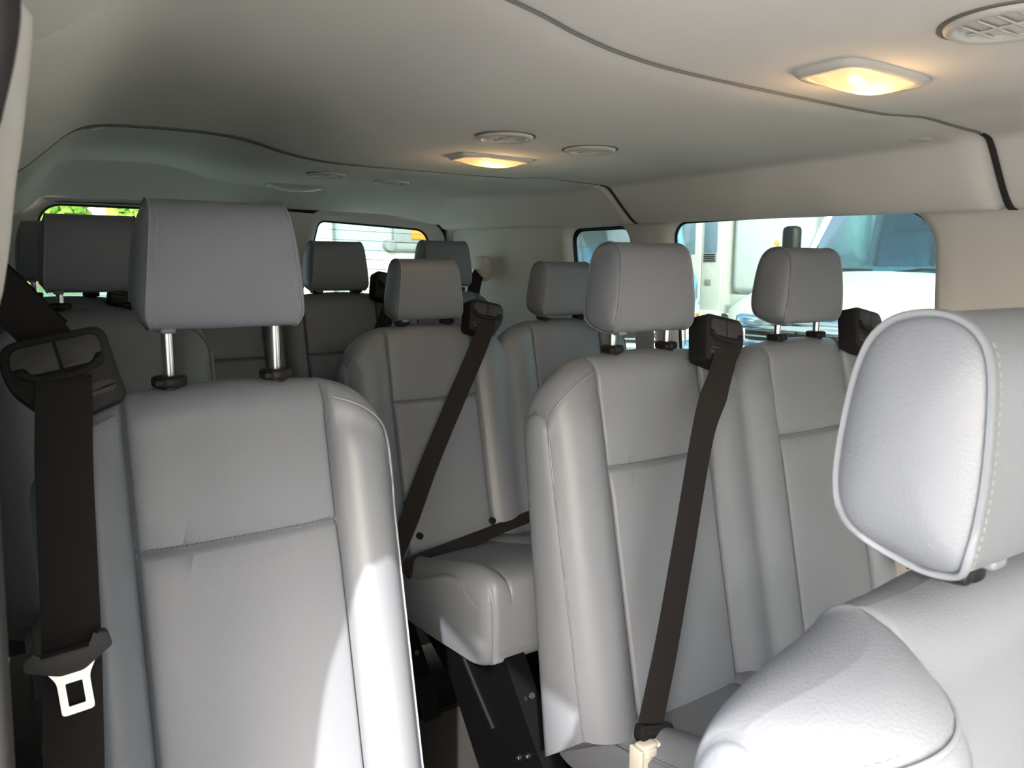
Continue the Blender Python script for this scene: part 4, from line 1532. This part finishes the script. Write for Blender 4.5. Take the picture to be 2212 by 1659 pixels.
wheel(bt, (0.12, 2.1, 0.45), 0.45, 0.3)
mr = tube('mirror_bracket', spline([(-0.02, 1.55, 2.55), (-0.30, 1.42, 2.55), (-0.36, 1.40, 2.3), (-0.36, 1.40, 2.02), (-0.36, 1.28, 1.98), (-0.36, 1.18, 2.02), (-0.36, 1.16, 2.5), (-0.05, 1.2, 2.6)], 40), 0.016, PANELW, bt, 8)
cyl('round_mirror', (-0.40, 1.30, 1.86), 0.20, 0.06, TANMIR, mr, axis='X', n=32, bev=0.02)
tube('mirror_strut', spline([(-0.36, 1.28, 1.98), (-0.45, 1.36, 1.90), (-0.45, 1.55, 1.88), (-0.03, 1.9, 1.84)], 20), 0.013, PANELW, mr, 8)
pr('mirror_head', (-0.38, 1.29, 2.24), (0.06, 0.16, 0.34), WHITEPL, mr, 0.03)

# white trailer and utility truck behind the right rear door
tr = empty('trailer', (3.2, 8.6, GZ), 'white trailer wall seen through the right rear window', 'trailer')
t1 = box('side_wall', (-0.65, 0.5, 2.2), (1.3, 1.0, 3.2), PANELW, tr, bev=0.02)
t2 = box('side_wall', (1.0, 0.62, 2.2), (2.0, 1.0, 3.2), PANELB, tr, bev=0.02)
box('corner_post', (0.02, 0.0, 2.2), (0.14, 0.08, 3.2), ALU, tr, bev=0.02)
box('bottom_rail', (0.35, 0.05, 0.62), (3.2, 0.08, 0.16), ALU, tr, bev=0.01)
for k in range(2):
    box('panel_strip', (-0.42 * k - 0.42, -0.004, 2.2), (0.03, 0.012, 3.1), ALU, t1, bev=0.003)
wheel(tr, (-0.7, 0.5, 0.45), 0.45, 0.3, 'X')
wheel(tr, (1.4, 0.5, 0.45), 0.45, 0.3, 'X')

ut = empty('utility_truck', (3.46, 7.1, GZ), 'grey utility truck with an orange light board, behind the rear window', 'truck', 'trucks parked around the van')
ut.scale = (0.97, 0.97, 0.972)
ub = box('body', (0.42, 0.5, 1.30), (1.25, 1.0, 1.35), GREYP, ut, bev=0.03)
box('light_board', (0.42, -0.02, 2.15), (1.1, 0.08, 0.19), GREYD, ut, bev=0.015)
box('orange_panel', (0.50, -0.065, 2.155), (0.88, 0.02, 0.12), ORANGE, ut, bev=0.005)
box('board_base', (0.45, 0.0, 2.02), (1.3, 0.12, 0.08), GREYD, ut, bev=0.02)
cyl('board_hinge', (-0.17, -0.02, 2.03), 0.06, 0.10, GREYD, ut, axis='Y', n=20, bev=0.01)
for (x, z, sx, sz) in ((0.12, 1.78, 0.40, 0.26), (0.78, 1.78, 0.44, 0.26), (0.16, 1.42, 0.36, 0.36), (0.78, 1.42, 0.40, 0.36), (0.16, 0.98, 0.36, 0.30), (0.78, 0.98, 0.40, 0.30)):
    dd = box('compartment_door', (x, -0.015, z), (sx, 0.03, sz), GREYD if z > 1.6 else GREYP, ub, bev=0.008)
    box('door_latch', (x - sx * 0.32, -0.035, z), (0.05, 0.02, 0.09), ALU, dd, bev=0.004)
for x in (0.36, 0.48, 0.56):
    tube('rail', [(x, -0.05, 1.1), (x, -0.05, 1.98)], 0.012, PANELW, ut, 6)
box('reflector', (-0.215, -0.01, 1.30), (0.03, 0.02, 0.22), REDL, ut, bev=0.003)
wheel(ut, (0.02, 0.5, 0.42), 0.42, 0.3, 'X')
wheel(ut, (0.82, 0.5, 0.42), 0.42, 0.3, 'X')

# dark car behind the left rear door
ca = empty('car', (0.35, 7.4, GZ), 'dark car with a red tail lamp behind the left rear window', 'car')
def cl(hw, zt_, zb):
    return [(-hw, zb), (-hw, zb + (zt_ - zb) * 0.6), (-hw * 0.86, zt_), (hw * 0.86, zt_), (hw, zb + (zt_ - zb) * 0.6), (hw, zb)]
def loft_y(name, secs, m, par, angle=35):
    vs, fs = [], []
    n_ = len(secs[0][1])
    for y, lp in secs:
        vs += [(p[0], y, p[1]) for p in lp]
    for i in range(len(secs) - 1):
        for k in range(n_):
            k2 = (k + 1) % n_
            fs.append((i * n_ + k, i * n_ + k2, (i + 1) * n_ + k2, (i + 1) * n_ + k))
    fs += [tuple(range(n_)), tuple((len(secs) - 1) * n_ + k for k in range(n_))]
    return mesh(name, vs, fs, m, par, angle=angle)
loft_y('body', [(0.0, cl(0.82, 0.95, 0.35)), (0.15, cl(0.88, 1.08, 0.25)), (1.2, cl(0.9, 1.1, 0.22)), (3.2, cl(0.9, 1.05, 0.22)), (4.3, cl(0.84, 0.85, 0.3))], CARBLK, ca)
loft_y('cabin', [(0.12, cl(0.74, 1.10, 1.05)), (0.55, cl(0.72, 1.50, 1.05)), (1.4, cl(0.72, 1.56, 1.05)), (2.3, cl(0.72, 1.50, 1.05)), (3.0, cl(0.74, 1.06, 1.04))], WINDK, ca)
for s in (-1, 1):
    box('tail_lamp', (s * 0.70, 0.03, 0.93), (0.28, 0.14, 0.15), REDL, ca, bev=0.03)
    wheel(ca, (s * 0.80, 0.9, 0.33), 0.33, 0.22, 'X')
    wheel(ca, (s * 0.80, 3.4, 0.33), 0.33, 0.22, 'X')
box('number_plate', (0, -0.02, 0.72), (0.5, 0.02, 0.12), PANELW, ca, bev=0.004)

# trees and building far behind
def tree(lab, loc, r, h):
    t = empty('tree', loc, lab, 'tree', 'trees beyond the yard')
    cyl('trunk', (0, 0, h * 0.25), 0.22, h * 0.5, BARK, t, n=12, r2_=0.14)
    rnd = random.Random(int(loc[0] * 31 + loc[1] * 7))
    vs, fs = [], []
    for k in range(2600):
        while True:
            p = Vector((rnd.uniform(-1, 1), rnd.uniform(-1, 1), rnd.uniform(-1, 1)))
            if 0.45 < p.length < 1:
                break
        lump = 1 + 0.18 * sin(p.x * 5 + loc[0]) * sin(p.z * 6) + 0.15 * sin(p.y * 7)
        c = Vector((p.x * r, p.y * r, h * 0.66 + p.z * h * 0.36)) * 1.0
        c = Vector((c.x * lump, c.y * lump, c.z))
        s = rnd.uniform(0.14, 0.28)
        a = Vector((rnd.gauss(0, 1), rnd.gauss(0, 1), rnd.gauss(0, 1))).normalized()
        b_ = a.orthogonal().normalized()
        d_ = a.cross(b_)
        k0 = len(vs)
        vs += [c + b_ * s, c + d_ * s * 0.6 + a * s * 0.2, c - b_ * s, c - d_ * s * 0.6 + a * s * 0.2]
        fs.append((k0, k0 + 1, k0 + 2, k0 + 3))
    mesh('foliage', vs, fs, LEAF, t, smooth=False, kind='stuff')
    return t
tree('bright green tree at the left end of the left rear window', (1.2, 27.0, GZ), 1.3, 5.6)
tree('bright green tree right of the coloured building, behind the nearest headrest', (5.2, 27.0, GZ), 1.5, 5.0)
tree('smaller green tree between the building and the white trailer', (9.2, 28.0, GZ), 1.5, 5.2)

bd = empty('building', (4.6, 36.0, GZ), 'far building with ochre and cream columns behind the green trees', 'building')
box('wall', (0.6, 3.0, 5.5), (14.0, 6.0, 11.0), WALLY, bd, bev=0.02)
for k in range(8):
    x = -4.6 + k * 1.45
    m_ = (WALLB, WALLO, WALLY, WALLO, WALLB, WALLY, WALLO, WALLB)[k]
    box('column', (x, -0.12, 5.5), (0.42, 0.3, 11.0), m_, bd, bev=0.03)
    for fl_ in range(3):
        f_ = box('window', (x + 0.72, -0.03, 2.2 + fl_ * 3.1), (0.85, 0.10, 1.7), WINDK, bd, bev=0.02)
        box('mullion', (x + 0.72, -0.09, 2.2 + fl_ * 3.1), (0.06, 0.04, 1.7), PANELW, f_, bev=0.01)
        box('transom', (x + 0.72, -0.09, 2.2 + fl_ * 3.1), (0.85, 0.04, 0.06), PANELW, f_, bev=0.01)
